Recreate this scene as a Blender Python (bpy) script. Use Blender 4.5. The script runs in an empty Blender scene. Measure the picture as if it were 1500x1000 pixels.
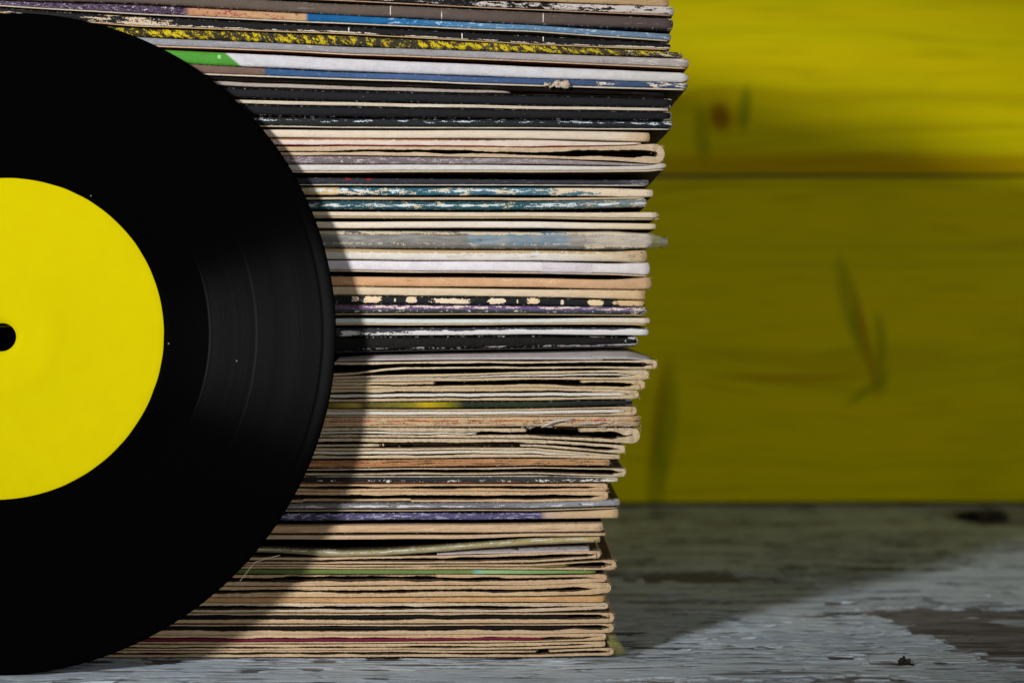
import bpy, math, random
import numpy as np
from mathutils import Vector, Matrix

# ------------------------------------------------------------------ camera, world, lamps
scene = bpy.context.scene
col = scene.collection
S = 5420.0            # photo pixels per metre at the front of the stack (y = 0)
ZB = 963.0            # photo row of the table top at y = 0
FPX, HOR, CAMD = 3469.0, 430.0, 0.64
CAMH = (ZB - HOR) / S

cam = bpy.data.cameras.new("camera")
cam_o = bpy.data.objects.new("camera", cam); col.objects.link(cam_o)
cam_o.location = (0, -CAMD, CAMH); cam_o.rotation_euler = (math.radians(90), 0, 0)
cam.sensor_width = 36; cam.lens = FPX * 36 / 1500; cam.shift_y = -(500 - HOR) / 1500
cam.clip_start = .01; cam.clip_end = 50
cam.dof.use_dof = True; cam.dof.focus_distance = .634; cam.dof.aperture_fstop = 14
scene.camera = cam_o

w = bpy.data.worlds.new("World"); scene.world = w; w.use_nodes = True
w.node_tree.nodes["Background"].inputs[0].default_value = (.75, .85, 1, 1)
w.node_tree.nodes["Background"].inputs[1].default_value = .012

def aim(o, target):
    o.rotation_euler = (Vector(target) - o.location).to_track_quat('-Z', 'Y').to_euler()

kl = bpy.data.lights.new("key_lamp", 'SPOT'); ko = bpy.data.objects.new("key_lamp", kl); col.objects.link(ko)
ko.location = Vector((-.05, .05, .11)) + Vector((-.49, -1.0, .265)).normalized() * 1.6
kl.energy = 108; kl.shadow_soft_size = .09; kl.spot_size = math.radians(19); kl.spot_blend = 1.0
kl.color = (1, .975, .95); aim(ko, (-.07, .05, .12))

fl = bpy.data.lights.new("fill_light", 'AREA'); fo = bpy.data.objects.new("fill_light", fl); col.objects.link(fo)  # unseen fill, added to lift the shaded wall and sleeves
fo.location = (.85, -1.25, .42); fl.shape = 'RECTANGLE'; fl.size = .4; fl.size_y = .4; fl.energy = 5.2
fl.color = (1, .96, .9); aim(fo, (.1, .4, .1))

vs = scene.view_settings
vs.view_transform = 'Standard'; vs.look = 'None'; vs.exposure = 0; vs.gamma = 1; vs.use_curve_mapping = False

# ------------------------------------------------------------------ helpers
RNG = np.random.default_rng(7)
def lin(c):
    c = c / 255.0
    return c / 12.92 if c <= .04045 else ((c + .055) / 1.055) ** 2.4
def rgb(c, k=.92):
    return tuple(min(.88, lin(v) / k) for v in c) + (1.0,)

def noise1(x, scale, seed):
    r = np.random.default_rng(seed); tab = r.uniform(-1, 1, 4096)
    t = np.asarray(x, float) / scale + 1000.3; i = np.floor(t).astype(int); f = t - i; f = f * f * (3 - 2 * f)
    return tab[i % 4096] * (1 - f) + tab[(i + 1) % 4096] * f
def noise2(x, y, seed):
    r = np.random.default_rng(seed); tab = r.uniform(-1, 1, (256, 256))
    xi = np.floor(x).astype(int); yi = np.floor(y).astype(int); fx = x - xi; fy = y - yi
    fx = fx * fx * (3 - 2 * fx); fy = fy * fy * (3 - 2 * fy)
    g = lambda a, b: tab[a % 256, b % 256]
    return (g(xi, yi) * (1 - fx) + g(xi + 1, yi) * fx) * (1 - fy) + (g(xi, yi + 1) * (1 - fx) + g(xi + 1, yi + 1) * fx) * fy
def fbm2(x, y, seed, oct=4):
    v = 0; a = 1; t = 0
    for k in range(oct):
        v = v + a * noise2(x * 2 ** k + 17.3 * k, y * 2 ** k + 5.1 * k, seed + k); t += a; a *= .5
    return v / t
def sstep(a, b, x):
    t = np.clip((x - a) / (b - a), 0, 1); return t * t * (3 - 2 * t)

def mesh_obj(name, verts, faces, mat=None, parent=None, smooth=True, uv=None):
    me = bpy.data.meshes.new(name)
    verts = np.asarray(verts, np.float32); n = len(verts)
    if isinstance(faces, np.ndarray):
        m, k = faces.shape
        me.vertices.add(n); me.vertices.foreach_set('co', verts.ravel())
        me.loops.add(m * k); me.loops.foreach_set('vertex_index', faces.astype(np.int32).ravel())
        me.polygons.add(m); me.polygons.foreach_set('loop_start', np.arange(0, m * k, k, dtype=np.int32))
        me.update(calc_edges=True); me.validate()
    else:
        me.from_pydata([tuple(v) for v in verts], [], faces)
    if smooth:
        me.polygons.foreach_set('use_smooth', np.ones(len(me.polygons), bool))
    if uv is not None:
        lay = me.uv_layers.new(name='band')
        vi = np.zeros(len(me.loops), np.int32); me.loops.foreach_get('vertex_index', vi)
        lay.data.foreach_set('uv', np.asarray(uv, np.float32)[vi].ravel())
    if mat: me.materials.append(mat)
    o = bpy.data.objects.new(name, me); col.objects.link(o)
    if parent: o.parent = parent
    return o
def grid_faces(nr, nc, wrap_r=False):
    r = np.arange(nr if wrap_r else nr - 1); c = np.arange(nc - 1)
    R, C = np.meshgrid(r, c, indexing='ij'); R2 = (R + 1) % nr
    return np.stack([R * nc + C, R2 * nc + C, R2 * nc + C + 1, R * nc + C + 1], -1).reshape(-1, 4)
def tag(o, label, cat, group=None):
    o['label'] = label; o['category'] = cat
    if group: o['group'] = group
    return o

class NT:
    """small node-tree writer"""
    def __init__(s, name):
        s.m = bpy.data.materials.new(name); s.m.use_nodes = True; s.t = s.m.node_tree; s.n = s.t.nodes
        s.b = s.n['Principled BSDF']
    def node(s, typ, **kw):
        n = s.n.new(typ)
        for k, v in kw.items(): setattr(n, k, v)
        return n
    def link(s, a, b): s.t.links.new(a, b)
    def put(s, sock, v):
        if hasattr(v, 'node'): s.link(v, sock)
        else: sock.default_value = v
    def math(s, op, a, b=None, c=None, clamp=False):
        n = s.node('ShaderNodeMath', operation=op, use_clamp=clamp)
        s.put(n.inputs[0], a)
        if b is not None: s.put(n.inputs[1], b)
        if c is not None: s.put(n.inputs[2], c)
        return n.outputs[0]
    def comb(s, x, y, z=0.0):
        n = s.node('ShaderNodeCombineXYZ')
        for i, v in enumerate((x, y, z)): s.put(n.inputs[i], v)
        return n.outputs[0]
    def noise(s, vec, scale=1.0, detail=4.0, rough=.55):
        n = s.node('ShaderNodeTexNoise'); s.link(vec, n.inputs['Vector'])
        n.inputs['Scale'].default_value = scale; n.inputs['Detail'].default_value = detail; n.inputs['Roughness'].default_value = rough
        return n.outputs['Fac']
    def step(s, v, a, b, lo=0.0, hi=1.0):
        n = s.node('ShaderNodeMapRange', interpolation_type='SMOOTHSTEP'); s.put(n.inputs[0], v)
        n.inputs[1].default_value = a; n.inputs[2].default_value = b; n.inputs[3].default_value = lo; n.inputs[4].default_value = hi
        return n.outputs[0]
    def mix(s, f, a, b, mode='MIX'):
        n = s.node('ShaderNodeMix', data_type='RGBA', blend_type=mode)
        s.put(n.inputs[0], f); s.put(n.inputs[6], a); s.put(n.inputs[7], b); return n.outputs[2]
    def ramp(s, f, stops, interp='LINEAR'):
        n = s.node('ShaderNodeValToRGB'); n.color_ramp.interpolation = interp; s.put(n.inputs[0], f)
        e = n.color_ramp.elements
        e[0].position, e[0].color = stops[0]; e[1].position, e[1].color = stops[-1]
        for p, c in stops[1:-1]: x = e.new(p); x.color = c
        return n.outputs[0]
    def bump(s, h, strength, dist):
        n = s.node('ShaderNodeBump'); s.link(h, n.inputs['Height']); n.inputs['Strength'].default_value = strength
        n.inputs['Distance'].default_value = dist; s.link(n.outputs[0], s.b.inputs['Normal'])

# ------------------------------------------------------------------ table top
def tpx(px, py):      # photo pixel -> point on the table plane
    d = CAMH * FPX / (py - HOR); return ((px - 750) / FPX * d, d - CAMD)

def build_table():
    xs = np.concatenate([np.linspace(-.75, -.205, 30), np.arange(-.2, .3, .0004), np.linspace(.305, .8, 28)])
    ys = np.concatenate([[-.0866, -.0862, -.0855], np.arange(-.085, .06, .0005), np.arange(.0605, .2, .0009), np.arange(.201, .47, .0022), np.linspace(.48, .6, 6)])
    X, Y = np.meshgrid(xs, ys, indexing='ij')
    warp = noise2(X * 14, Y * 30, 5) * .004 + noise2(X * 40, Y * 90, 6) * .0012
    Yw = Y + warp
    # fine grain running along x
    g1 = fbm2(X * 30, Yw * 230, 11, 4); g2 = fbm2(X * 90, Yw * 700, 21, 3)
    blot = fbm2(X * 9, Yw * 34, 31, 4); ragged = fbm2(X * 110, Yw * 200, 41, 4)
    patch = np.full_like(X, -1.0)
    def ell(px0, px1, py0, py1, k=1.0):
        (x0, ya), (x1, _) = tpx(px0, py1), tpx(px1, py1); (_, yb) = tpx(px0, py0)
        xa, xb = min(x0, tpx(px0, py0)[0]), max(x1, tpx(px1, py0)[0])
        cx, cy, rx, ry = (xa + xb) / 2, (ya + yb) / 2, (xb - xa) / 2, (yb - ya) / 2
        return 1 - np.sqrt(((X - cx) / rx) ** 2 + ((Y - cy) / ry) ** 2)
    # big bare patch on the right: a blunt wedge
    ax, ay = tpx(1255, 893); bx, by = tpx(1440, 958)
    d1 = ((X - ax) * (-(by - ay)) * -1 + (Y - ay) * (bx - ax)) / math.hypot(bx - ax, by - ay)
    wedge = np.minimum(np.minimum((X - ax) * 1.2, (ay + .012 - Y) * 1.0), (Y - by) * .9 + .0) * 60
    side = ((Y - ay) * (bx - ax) - (X - ax) * (by - ay)) / math.hypot(bx - ax, by - ay)
    wedge = np.minimum(np.minimum(side * 90, (ay + .010 - Y) * 70), 1.0)
    patch = np.maximum(patch, wedge)
    patch = np.maximum(patch, ell(880, 1125, 833, 852) * 1.0)
    patch = np.maximum(patch, ell(1150, 1330, 986, 998) * .55)
    patch = np.maximum(patch, ell(930, 1230, 990, 1004) * .7)
    patch = np.maximum(patch, ell(1270, 1330, 966, 973) * .8)
    patch = np.maximum(patch, ell(1180, 1290, 955, 962) * .35)
    patch = np.maximum(patch, ell(1395, 1490, 742, 768) * 1.2)
    bare_v = patch * .9 + ragged * .55 + g1 * .22
    bare = sstep(.0, .10, bare_v)
    # chips where the paint has flaked off along the grain
    chips = sstep(.40, .47, fbm2(X * 60, Yw * 250, 51, 4) + blot * .3)
    cr = fbm2(X * 34, Yw * 190, 61, 3); crack = sstep(.055, .0, np.abs(cr)) * sstep(.0, .18, fbm2(X * 60, Yw * 160, 71, 3))
    cr2 = fbm2(X * 70, Yw * 360, 63, 2); crack = np.maximum(crack, .85 * sstep(.09, .0, np.abs(cr2)) * sstep(.02, .22, fbm2(X * 110, Yw * 240, 73, 3)))
    bare = bare * (1 - .75 * sstep(.12, .3, fbm2(X * 45, Yw * 130, 81, 4)))
    bare = np.maximum(bare, chips); paint = 1 - bare
    dash = sstep(.33, .42, fbm2(X * 60, Yw * 320, 91, 3) + .25 * fbm2(X * 12, Yw * 30, 95, 2)) * (1 - .5 * bare)
    lip = sstep(-.35, .0, bare_v) * (1 - sstep(0.0, .06, bare_v))         # lifted edge of the paint film
    tx, ty = tpx(1325, 969); knot = np.exp(-(((X - tx) / .0035) ** 2 + ((Y - ty) / .0028) ** 2))
    kx, ky = tpx(1440, 756); knot2 = np.exp(-(((X - kx) / .013) ** 2 + ((Y - ky) / .012) ** 2))
    Z = -.0009 + paint * .0004 + g1 * .00008 + g2 * .00006 * (1 + 1.5 * bare) + blot * .00015 - crack * .0003 - dash * .0003 + lip * paint * .0003 + knot * ragged * .004 + knot2 * ragged * .006
    Z = np.minimum(Z, -.0001); Z[:, 0] = -.03; Z[:, 1] -= .0015          # front edge of the board
    hole = sstep(.25, .7, knot + .4 * ragged * knot) + sstep(.3, .7, knot2 + .8 * ragged * knot2)
    n = len(xs) * len(ys)
    o = mesh_obj('table_top', np.stack([X, Y, Z], -1).reshape(-1, 3), grid_faces(len(xs), len(ys))[:, ::-1])
    me = o.data
    for nm, arr in (('paint', paint), ('dark', np.clip(crack * .6 + dash * .8 + hole, 0, 1)), ('grain', g1 * .6 + g2 * .4)):
        a = me.attributes.new(nm, 'FLOAT', 'POINT'); a.data.foreach_set('value', arr.astype(np.float32).ravel())
    t = NT('weathered_paint')
    at = {}
    for nm in ('paint', 'dark', 'grain'):
        a = t.node('ShaderNodeAttribute', attribute_name=nm); at[nm] = a.outputs['Fac']
    tc = t.node('ShaderNodeTexCoord').outputs['Object']
    mp = t.node('ShaderNodeMapping'); t.link(tc, mp.inputs[0]); mp.inputs['Scale'].default_value = (75, 560, 75)
    n1 = t.noise(mp.outputs[0], 1, 5, .6)
    mp2 = t.node('ShaderNodeMapping'); t.link(tc, mp2.inputs[0]); mp2.inputs['Scale'].default_value = (14, 40, 14)
    n2 = t.noise(mp2.outputs[0], 1, 5, .6)
    wood = t.mix(t.step(n1, .3, .7), (.15, .14, .14, 1), (.30, .285, .285, 1)); wood = t.mix(t.step(at['grain'], .1, -.3, 0, .8), wood, (.085, .078, .076, 1)); wood = t.mix(t.step(n2, .5, .7, 0, .5), wood, (.33, .31, .31, 1))
    paintc = t.mix(t.step(n2, .35, .65), (.56, .67, .79, 1), (.70, .80, .88, 1))
    paintc = t.mix(t.step(n1, .55, .64, 0, .75), paintc, (.19, .20, .21, 1))
    paintc = t.mix(t.step(at['grain'], -.10, -.38, 0, .85), paintc, (.17, .165, .16, 1))
    c = t.mix(at['paint'], wood, paintc); c = t.mix(at['dark'], c, (.03, .027, .024, 1))
    t.link(c, t.b.inputs['Base Color']); t.b.inputs['Roughness'].default_value = .9; t.b.inputs['Specular IOR Level'].default_value = .1
    t.bump(n1, .3, .0003)
    me.materials.append(t.m); o['kind'] = 'structure'
    return o
table = build_table()

# loose and lifting flakes of the paint film, and two dark crumbs lying on the board
def build_flakes():
    rg = np.random.default_rng(33); V = []; F = []
    ax, ay = tpx(1255, 893); bx, by = tpx(1440, 958)
    while len(F) < 5600:
        x, y = rg.uniform(-.16, .24), rg.uniform(-.07, .16)
        if (x < .045 and y > -.003) or (x < -.03 and -.034 < y < .01): continue
        if (y - ay) * (bx - ax) - (x - ax) * (by - ay) > -.00004 and y < ay + .012: continue      # none on the bare patch
        if fbm2(np.array([x * 22]), np.array([y * 40]), 55, 3)[0] < rg.uniform(-.25, .35): continue
        L, W = rg.uniform(.0012, .006), rg.uniform(.0005, .0014); n = 11; a0 = rg.normal(0, .12); lift = rg.uniform(.00005, .0004) * (1 if rg.random() < .8 else 1.8)
        ang = np.linspace(0, 2 * math.pi, n, endpoint=False); rr = rg.uniform(.55, 1.15, n)
        ex, ey = np.cos(ang) * rr * L, np.sin(ang) * rr * W; dx = ex * math.cos(a0) - ey * math.sin(a0); dy = ex * math.sin(a0) + ey * math.cos(a0)
        sd = rg.choice([-1, 1]); sx = rg.choice([-1, 1])
        z = -.00055 + lift * (np.clip(sd * ey / W, 0, 1) ** 1.6 * .8 + np.clip(sx * ex / L, 0, 1) ** 2)
        b = len(V); V += [(x, y, -.00042)] + [(x + dx[k], y + dy[k], z[k]) for k in range(n)]; F += [(b, b + 1 + k, b + 1 + (k + 1) % n) for k in range(n)]
    t = NT('paint_film'); tc = t.node('ShaderNodeTexCoord').outputs['Object']; n1 = t.noise(tc, 900, 4, .6)
    t.link(t.mix(t.step(n1, .4, .65), (.54, .64, .74, 1), (.68, .77, .84, 1)), t.b.inputs['Base Color']); t.b.inputs['Roughness'].default_value = .85; t.b.inputs['Specular IOR Level'].default_value = .1
    o = mesh_obj('paint_flakes', V, F, t.m, table, smooth=False); o['kind'] = 'stuff'
    t = NT('dark_crumb'); n1 = t.noise(t.node('ShaderNodeTexCoord').outputs['Object'], 700, 4, .6)
    t.link(t.mix(t.step(n1, .45, .7), (.012, .011, .010, 1), (.07, .05, .04, 1)), t.b.inputs['Base Color']); t.b.inputs['Roughness'].default_value = .8
    for (px, py, rx, ry, rz, lab) in ((1325, 970, .0016, .0022, .0012, 'small dark crumb lying on the sunlit-looking pale paint flakes beside the bare patch'), (1440, 757, .0095, .012, .0032, 'dark crumbly scrap lying against the foot of the yellow boards')):
        x, y = tpx(px, py); nu, nv = 22, 12; V = []
        for j in range(nv):
            ph = math.pi * j / (nv - 1)
            for i in range(nu):
                th = 2 * math.pi * i / nu; d = np.array([math.cos(th) * math.sin(ph), math.sin(th) * math.sin(ph), math.cos(ph)])
                r = 1 + .55 * float(noise2(np.array([d[0] * 2.6 + px]), np.array([d[1] * 2.6 + d[2] * 1.7]), 4)[0]) + .3 * float(noise2(np.array([d[0] * 6]), np.array([d[1] * 6 + d[2] * 5]), 9)[0])
                V.append((d[0] * rx * r, d[1] * ry * r, max(-.0008, d[2] * rz * r)))
        Fc = [(j * nu + i, (j + 1) * nu + i, (j + 1) * nu + (i + 1) % nu, j * nu + (i + 1) % nu) for j in range(nv - 1) for i in range(nu)]
        o = mesh_obj('crumb', V, Fc, t.m, None, smooth=False); o.location = (x, y, 0); tag(o, lab.replace('sunlit-looking ', ''), 'crumb')
build_flakes()

# ------------------------------------------------------------------ plank wall
WY = .46
def wall_pt(px, py):
    return ((px - 750) / FPX * (WY + CAMD), CAMH + (HOR - py) / FPX * (WY + CAMD))
def plank_mat(name, marks, seed, knots_in_grain):
    t = NT(name)
    tc = t.node('ShaderNodeTexCoord').outputs['Object']; sx = t.node('ShaderNodeSeparateXYZ'); t.link(tc, sx.inputs[0])
    x, z = sx.outputs[0], sx.outputs[2]
    zz = z
    for (px, py, amp, rx, rz) in knots_in_grain:          # grain lines bend round the knots
        kx, kz = wall_pt(px, py)
        dx = t.math('DIVIDE', t.math('SUBTRACT', x, kx), rx); dz = t.math('DIVIDE', t.math('SUBTRACT', z, kz), rz)
        r2 = t.math('ADD', t.math('MULTIPLY', dx, dx), t.math('MULTIPLY', dz, dz))
        f = t.math('MULTIPLY', t.math('DIVIDE', amp, t.math('ADD', r2, 1.0)), dz)
        zz = t.math('SUBTRACT', zz, f)
    wob = t.noise(t.comb(t.math('MULTIPLY', x, 5.0), float(seed), t.math('MULTIPLY', z, 9.0)), 1, 2)
    zz = t.math('ADD', zz, t.math('MULTIPLY', wob, .02))
    v = t.comb(t.math('MULTIPLY', x, 2.6), float(seed), t.math('MULTIPLY', zz, 120.0))
    g = t.noise(v, 1, 3, .5)
    fine = t.noise(t.comb(t.math('MULTIPLY', x, 18.0), float(seed), t.math('MULTIPLY', zz, 330.0)), 1, 4, .6)
    big = t.noise(t.comb(t.math('MULTIPLY', x, 10.0), seed + 3.0, t.math('MULTIPLY', z, 16.0)), 1, 3, .5)
    c = t.mix(t.step(g, .35, .65), (.76, .63, .0, 1), (.70, .65, .0, 1))
    c = t.mix(t.step(g, .52, .68, 0, .42), c, (.50, .31, .0, 1))
    c = t.mix(t.step(big, .52, .7, 0, .4), c, (.50, .48, .0, 1))
    c = t.mix(t.step(fine, .5, .72, 0, .55), c, (.46, .36, .0, 1))
    for (px, py, rx, rz, ang, colr, k) in marks:
        kx, kz = wall_pt(px, py); ca, sa = math.cos(ang), math.sin(ang)
        dx = t.math('SUBTRACT', x, kx); dz = t.math('SUBTRACT', z, kz)
        a = t.math('DIVIDE', t.math('ADD', t.math('MULTIPLY', dx, ca), t.math('MULTIPLY', dz, sa)), rx)
        b = t.math('DIVIDE', t.math('SUBTRACT', t.math('MULTIPLY', dz, ca), t.math('MULTIPLY', dx, sa)), rz)
        r = t.math('ADD', t.math('MULTIPLY', a, a), t.math('MULTIPLY', b, b))
        r = t.math('ADD', r, t.math('MULTIPLY', t.math('SUBTRACT', fine, .5), .7))
        c = t.mix(t.step(r, 1.5, .1, 0, k), c, colr)
    t.link(c, t.b.inputs['Base Color']); t.b.inputs['Roughness'].default_value = .6; t.b.inputs['Specular IOR Level'].default_value = .04
    t.bump(fine, .3, .0006)
    return t.m
GRN = (.20, .26, .002, 1); ORG = (.50, .29, .0, 1); BRN = (.16, .065, .004, 1)
m = .001
PL1 = [(1055, 170, .0048, .0066, .15, BRN, 1.0), (1055, 170, .009, .011, .1, ORG, .5), (1091, 158, .0035, .011, -.1, GRN, .7), (1028, 200, .004, .015, .1, GRN, .5),
       (1150, 240, .12, .006, 0, ORG, .5), (1400, 240, .12, .005, 0, ORG, .5)]
PL0 = [(1243, 440, .0045, .022, .22, GRN, .5), (1262, 492, .004, .014, .25, GRN, .5), (1288, 548, .004, .010, .1, GRN, .5), (1270, 572, .012, .0025, .6, GRN, .5), (1268, 500, .0022, .028, .2, ORG, .75),
       (1160, 553, .036, .0016, 0, ORG, .8), (965, 610, .0035, .026, -.12, ORG, .7), (976, 620, .0055, .030, -.08, GRN, .5), (962, 700, .005, .025, -.05, GRN, .5), (1290, 495, .003, .012, .1, GRN, .5)]
def build_wall():
    wall = bpy.data.objects.new('wall', None); col.objects.link(wall); wall.location = (0, WY, 0); wall['kind'] = 'structure'
    zj = wall_pt(0, 259)[1]
    spans = [(.0012, zj - .0007, 0), (zj + .0007, zj + .152, 1), (zj + .1535, zj + .305, 2)]
    mats = [plank_mat('yellow_stain_lower', PL0, 2, [(1285, 540, .010, .02, .015), (970, 610, .010, .02, .02)]),
            plank_mat('yellow_stain_upper', PL1, 5, [(1055, 170, .012, .02, .014)]), plank_mat('yellow_stain_top', [], 9, [])]
    for z0, z1, i in spans:
        bev = .0014
        bb = bev if i else .0006
        prof = [(.018, z0), (bb, z0), (bb * .3, z0 + bb * .35), (0, z0 + bb * 1.2), (0, (z0 + z1) / 2), (0, z1 - bev * 1.2), (bev * .3, z1 - bev * .35), (bev, z1), (.018, z1)]
        xs = np.linspace(-.8, .85, 60); V = []
        for (py, pz) in prof:
            for x in xs: V.append((x, py + (.0004 * math.sin(x * 9 + i * 2) if py < .01 else 0), pz + .0006 * math.sin(x * 6 + i)))
        np_, nx = len(prof), len(xs)
        F = [tuple(f) for f in grid_faces(np_, nx, True)]
        F += [tuple(k * nx for k in range(np_))[::-1], tuple(k * nx + nx - 1 for k in range(np_))]
        o = mesh_obj('plank', V, F, mats[i], wall)
        o.data.set_sharp_from_angle(angle=math.radians(50))
build_wall()

# ------------------------------------------------------------------ vinyl record
def build_record():
    R, RL, RH, TH = .0881, .0427, .0036, .0009
    root = bpy.data.objects.new('vinyl_record', None); col.objects.link(root)
    tag(root, 'black vinyl single with a plain yellow label leaning against the stack', 'vinyl record')
    prof = [(RH, TH), (RL - .0006, TH), (RL + .0008, TH), (RL + .0012, TH + .00025), (RL + .0018, TH + .00005), (.0500, TH), (.0545, TH - .0001), (.0548, TH + .0001), (.0552, TH - .0001)]
    for r in np.linspace(.0558, .0836, 14): prof.append((r, TH - .0001 - (.00003 if int(r * 1e4) % 2 else 0)))
    prof += [(.0842, TH - .0001), (.0850, TH + .0002), (.0864, TH + .00025), (.0874, TH + .0001), (.0879, TH * .55), (R, 0)]
    prof += [(.0879, -TH * .55), (.0874, -TH), (RL, -TH), (RH, -TH)]
    prof = np.array(prof); N = 384; a = np.linspace(0, 2 * math.pi, N, endpoint=False)
    V = np.zeros((len(prof), N, 3)); V[..., 0] = prof[:, 0, None] * np.cos(a); V[..., 1] = prof[:, 0, None] * np.sin(a); V[..., 2] = prof[:, 1, None]
    npf = len(prof); r, c = np.meshgrid(np.arange(npf), np.arange(N), indexing='ij'); r2 = (r + 1) % npf; c2 = (c + 1) % N
    F = np.stack([r * N + c, r2 * N + c, r2 * N + c2, r * N + c2], -1).reshape(-1, 4)
    t = NT('black_vinyl')
    tc = t.node('ShaderNodeTexCoord').outputs['Object']; sp = t.node('ShaderNodeSeparateXYZ'); t.link(tc, sp.inputs[0])
    rad = t.math('SQRT', t.math('ADD', t.math('MULTIPLY', sp.outputs[0], sp.outputs[0]), t.math('MULTIPLY', sp.outputs[1], sp.outputs[1])))
    ring = t.noise(t.comb(t.math('MULTIPLY', rad, 900.0), 3.0), 1, 3, .6)
    band = t.noise(t.comb(t.math('MULTIPLY', rad, 190.0), 9.0), 1, 2, .5)
    groove = t.math('MULTIPLY', t.step(rad, .0545, .0549), t.step(rad, .0846, .0838))
    rr = t.math('ABSOLUTE', t.math('SUBTRACT', rad, .0672)); line = t.step(rr, .00045, .00005)
    l2 = t.step(t.math('ABSOLUTE', t.math('SUBTRACT', rad, .0549)), .0004, .00005)
    spec = t.math('ADD', t.math('MULTIPLY', groove, t.math('ADD', t.math('MULTIPLY', ring, .35), t.math('MULTIPLY', band, .35))), t.math('MULTIPLY', t.math('ADD', line, l2), .5))
    rimz = t.step(rad, .0843, .0855)
    spec = t.math('ADD', t.math('ADD', spec, .04), t.math('MULTIPLY', rimz, .5), clamp=True)
    tg = t.node('ShaderNodeTangent', direction_type='RADIAL', axis='Z')
    gl = t.node('ShaderNodeBsdfAnisotropic'); gl.distribution = 'GGX'
    t.link(tg.outputs[0], gl.inputs['Tangent']); gl.inputs['Anisotropy'].default_value = VINYL_ANI; gl.inputs['Roughness'].default_value = VINYL_ROUGH
    cm = t.node('ShaderNodeCombineColor')
    for i, k in enumerate((.95, .98, 1.0)): t.link(t.math('MULTIPLY', spec, k * VINYL_SPEC), cm.inputs[i])
    t.link(cm.outputs[0], gl.inputs['Color'])
    v = t.node('ShaderNodeTexVoronoi'); t.link(tc, v.inputs['Vector']); v.inputs['Scale'].default_value = 330
    wn = t.node('ShaderNodeTexWhiteNoise', noise_dimensions='3D'); t.link(v.outputs['Position'], wn.inputs['Vector'])
    nearlab = t.step(rad, .056, .044, .988, .965)
    dust = t.math('MULTIPLY', t.step(v.outputs['Distance'], .09, .04), t.math('GREATER_THAN', wn.outputs['Value'], nearlab))
    df = t.node('ShaderNodeBsdfDiffuse'); t.link(t.mix(dust, (.0012, .0012, .0014, 1), (.2, .2, .19, 1)), df.inputs['Color'])
    ad = t.node('ShaderNodeAddShader'); t.link(gl.outputs[0], ad.inputs[0]); t.link(df.outputs[0], ad.inputs[1])
    t.link(ad.outputs[0], t.n['Material Output'].inputs['Surface']); t.n.remove(t.b)
    d = mesh_obj('disc', V.reshape(-1, 3), F, t.m, root)
    # paper label: thin ring with soft dished middle
    pr = np.array([(RH + .0001, TH - .0002), (RH + .0002, TH + .00012), (.006, TH + .0002), (.012, TH + .00022), (.0150, TH + .0003), (.0153, TH + .00022), (.03, TH + .0002), (.041, TH + .0002), (RL - .0004, TH + .00016), (RL, TH + .00002)])
    V = np.zeros((len(pr), N, 3)); rim = 1 + .0012 * noise1(np.arange(N), 5, 3); k = np.ones((len(pr), N)); k[-1] = rim; k[-2] = rim
    V[..., 0] = pr[:, 0, None] * k * np.cos(a); V[..., 1] = pr[:, 0, None] * k * np.sin(a); V[..., 2] = pr[:, 1, None]
    r, c = np.meshgrid(np.arange(len(pr) - 1), np.arange(N), indexing='ij'); c2 = (c + 1) % N
    F = np.stack([r * N + c, (r + 1) * N + c, (r + 1) * N + c2, r * N + c2], -1).reshape(-1, 4)
    t = NT('yellow_label_paper'); tc = t.node('ShaderNodeTexCoord').outputs['Object']
    n = t.noise(tc, 160, 5, .6); n2 = t.noise(tc, 2600, 3, .6)
    c = t.mix(t.step(n, .3, .7), (.585, .50, .0, 1), (.60, .52, .0, 1)); c = t.mix(t.step(n2, .5, .8, 0, .15), c, (.5, .4, .0, 1))
    t.link(c, t.b.inputs['Base Color']); t.b.inputs['Roughness'].default_value = .7; t.b.inputs['Specular IOR Level'].default_value = .02
    t.bump(n2, .12, .0002)
    mesh_obj('label', V.reshape(-1, 3), F, t.m, root)
    # lean: bottom rim on the table at y = -off, top against the stack
    th = math.radians(8.3); z0 = R * math.cos(th) + TH * math.sin(th) - .0006
    xc = (4.5 - 750) / FPX * (CAMD - .0137)
    # local +z is the face; turn it to the camera (-y) and tip it up
    root.rotation_euler = (math.radians(90) - th, 0, math.radians(0))
    root.location = (xc, -(R * math.sin(th) + TH + .0006), z0)
    return root
VINYL_ANI, VINYL_ROUGH, VINYL_SPEC = .88, .25, .0016
build_record()
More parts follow.
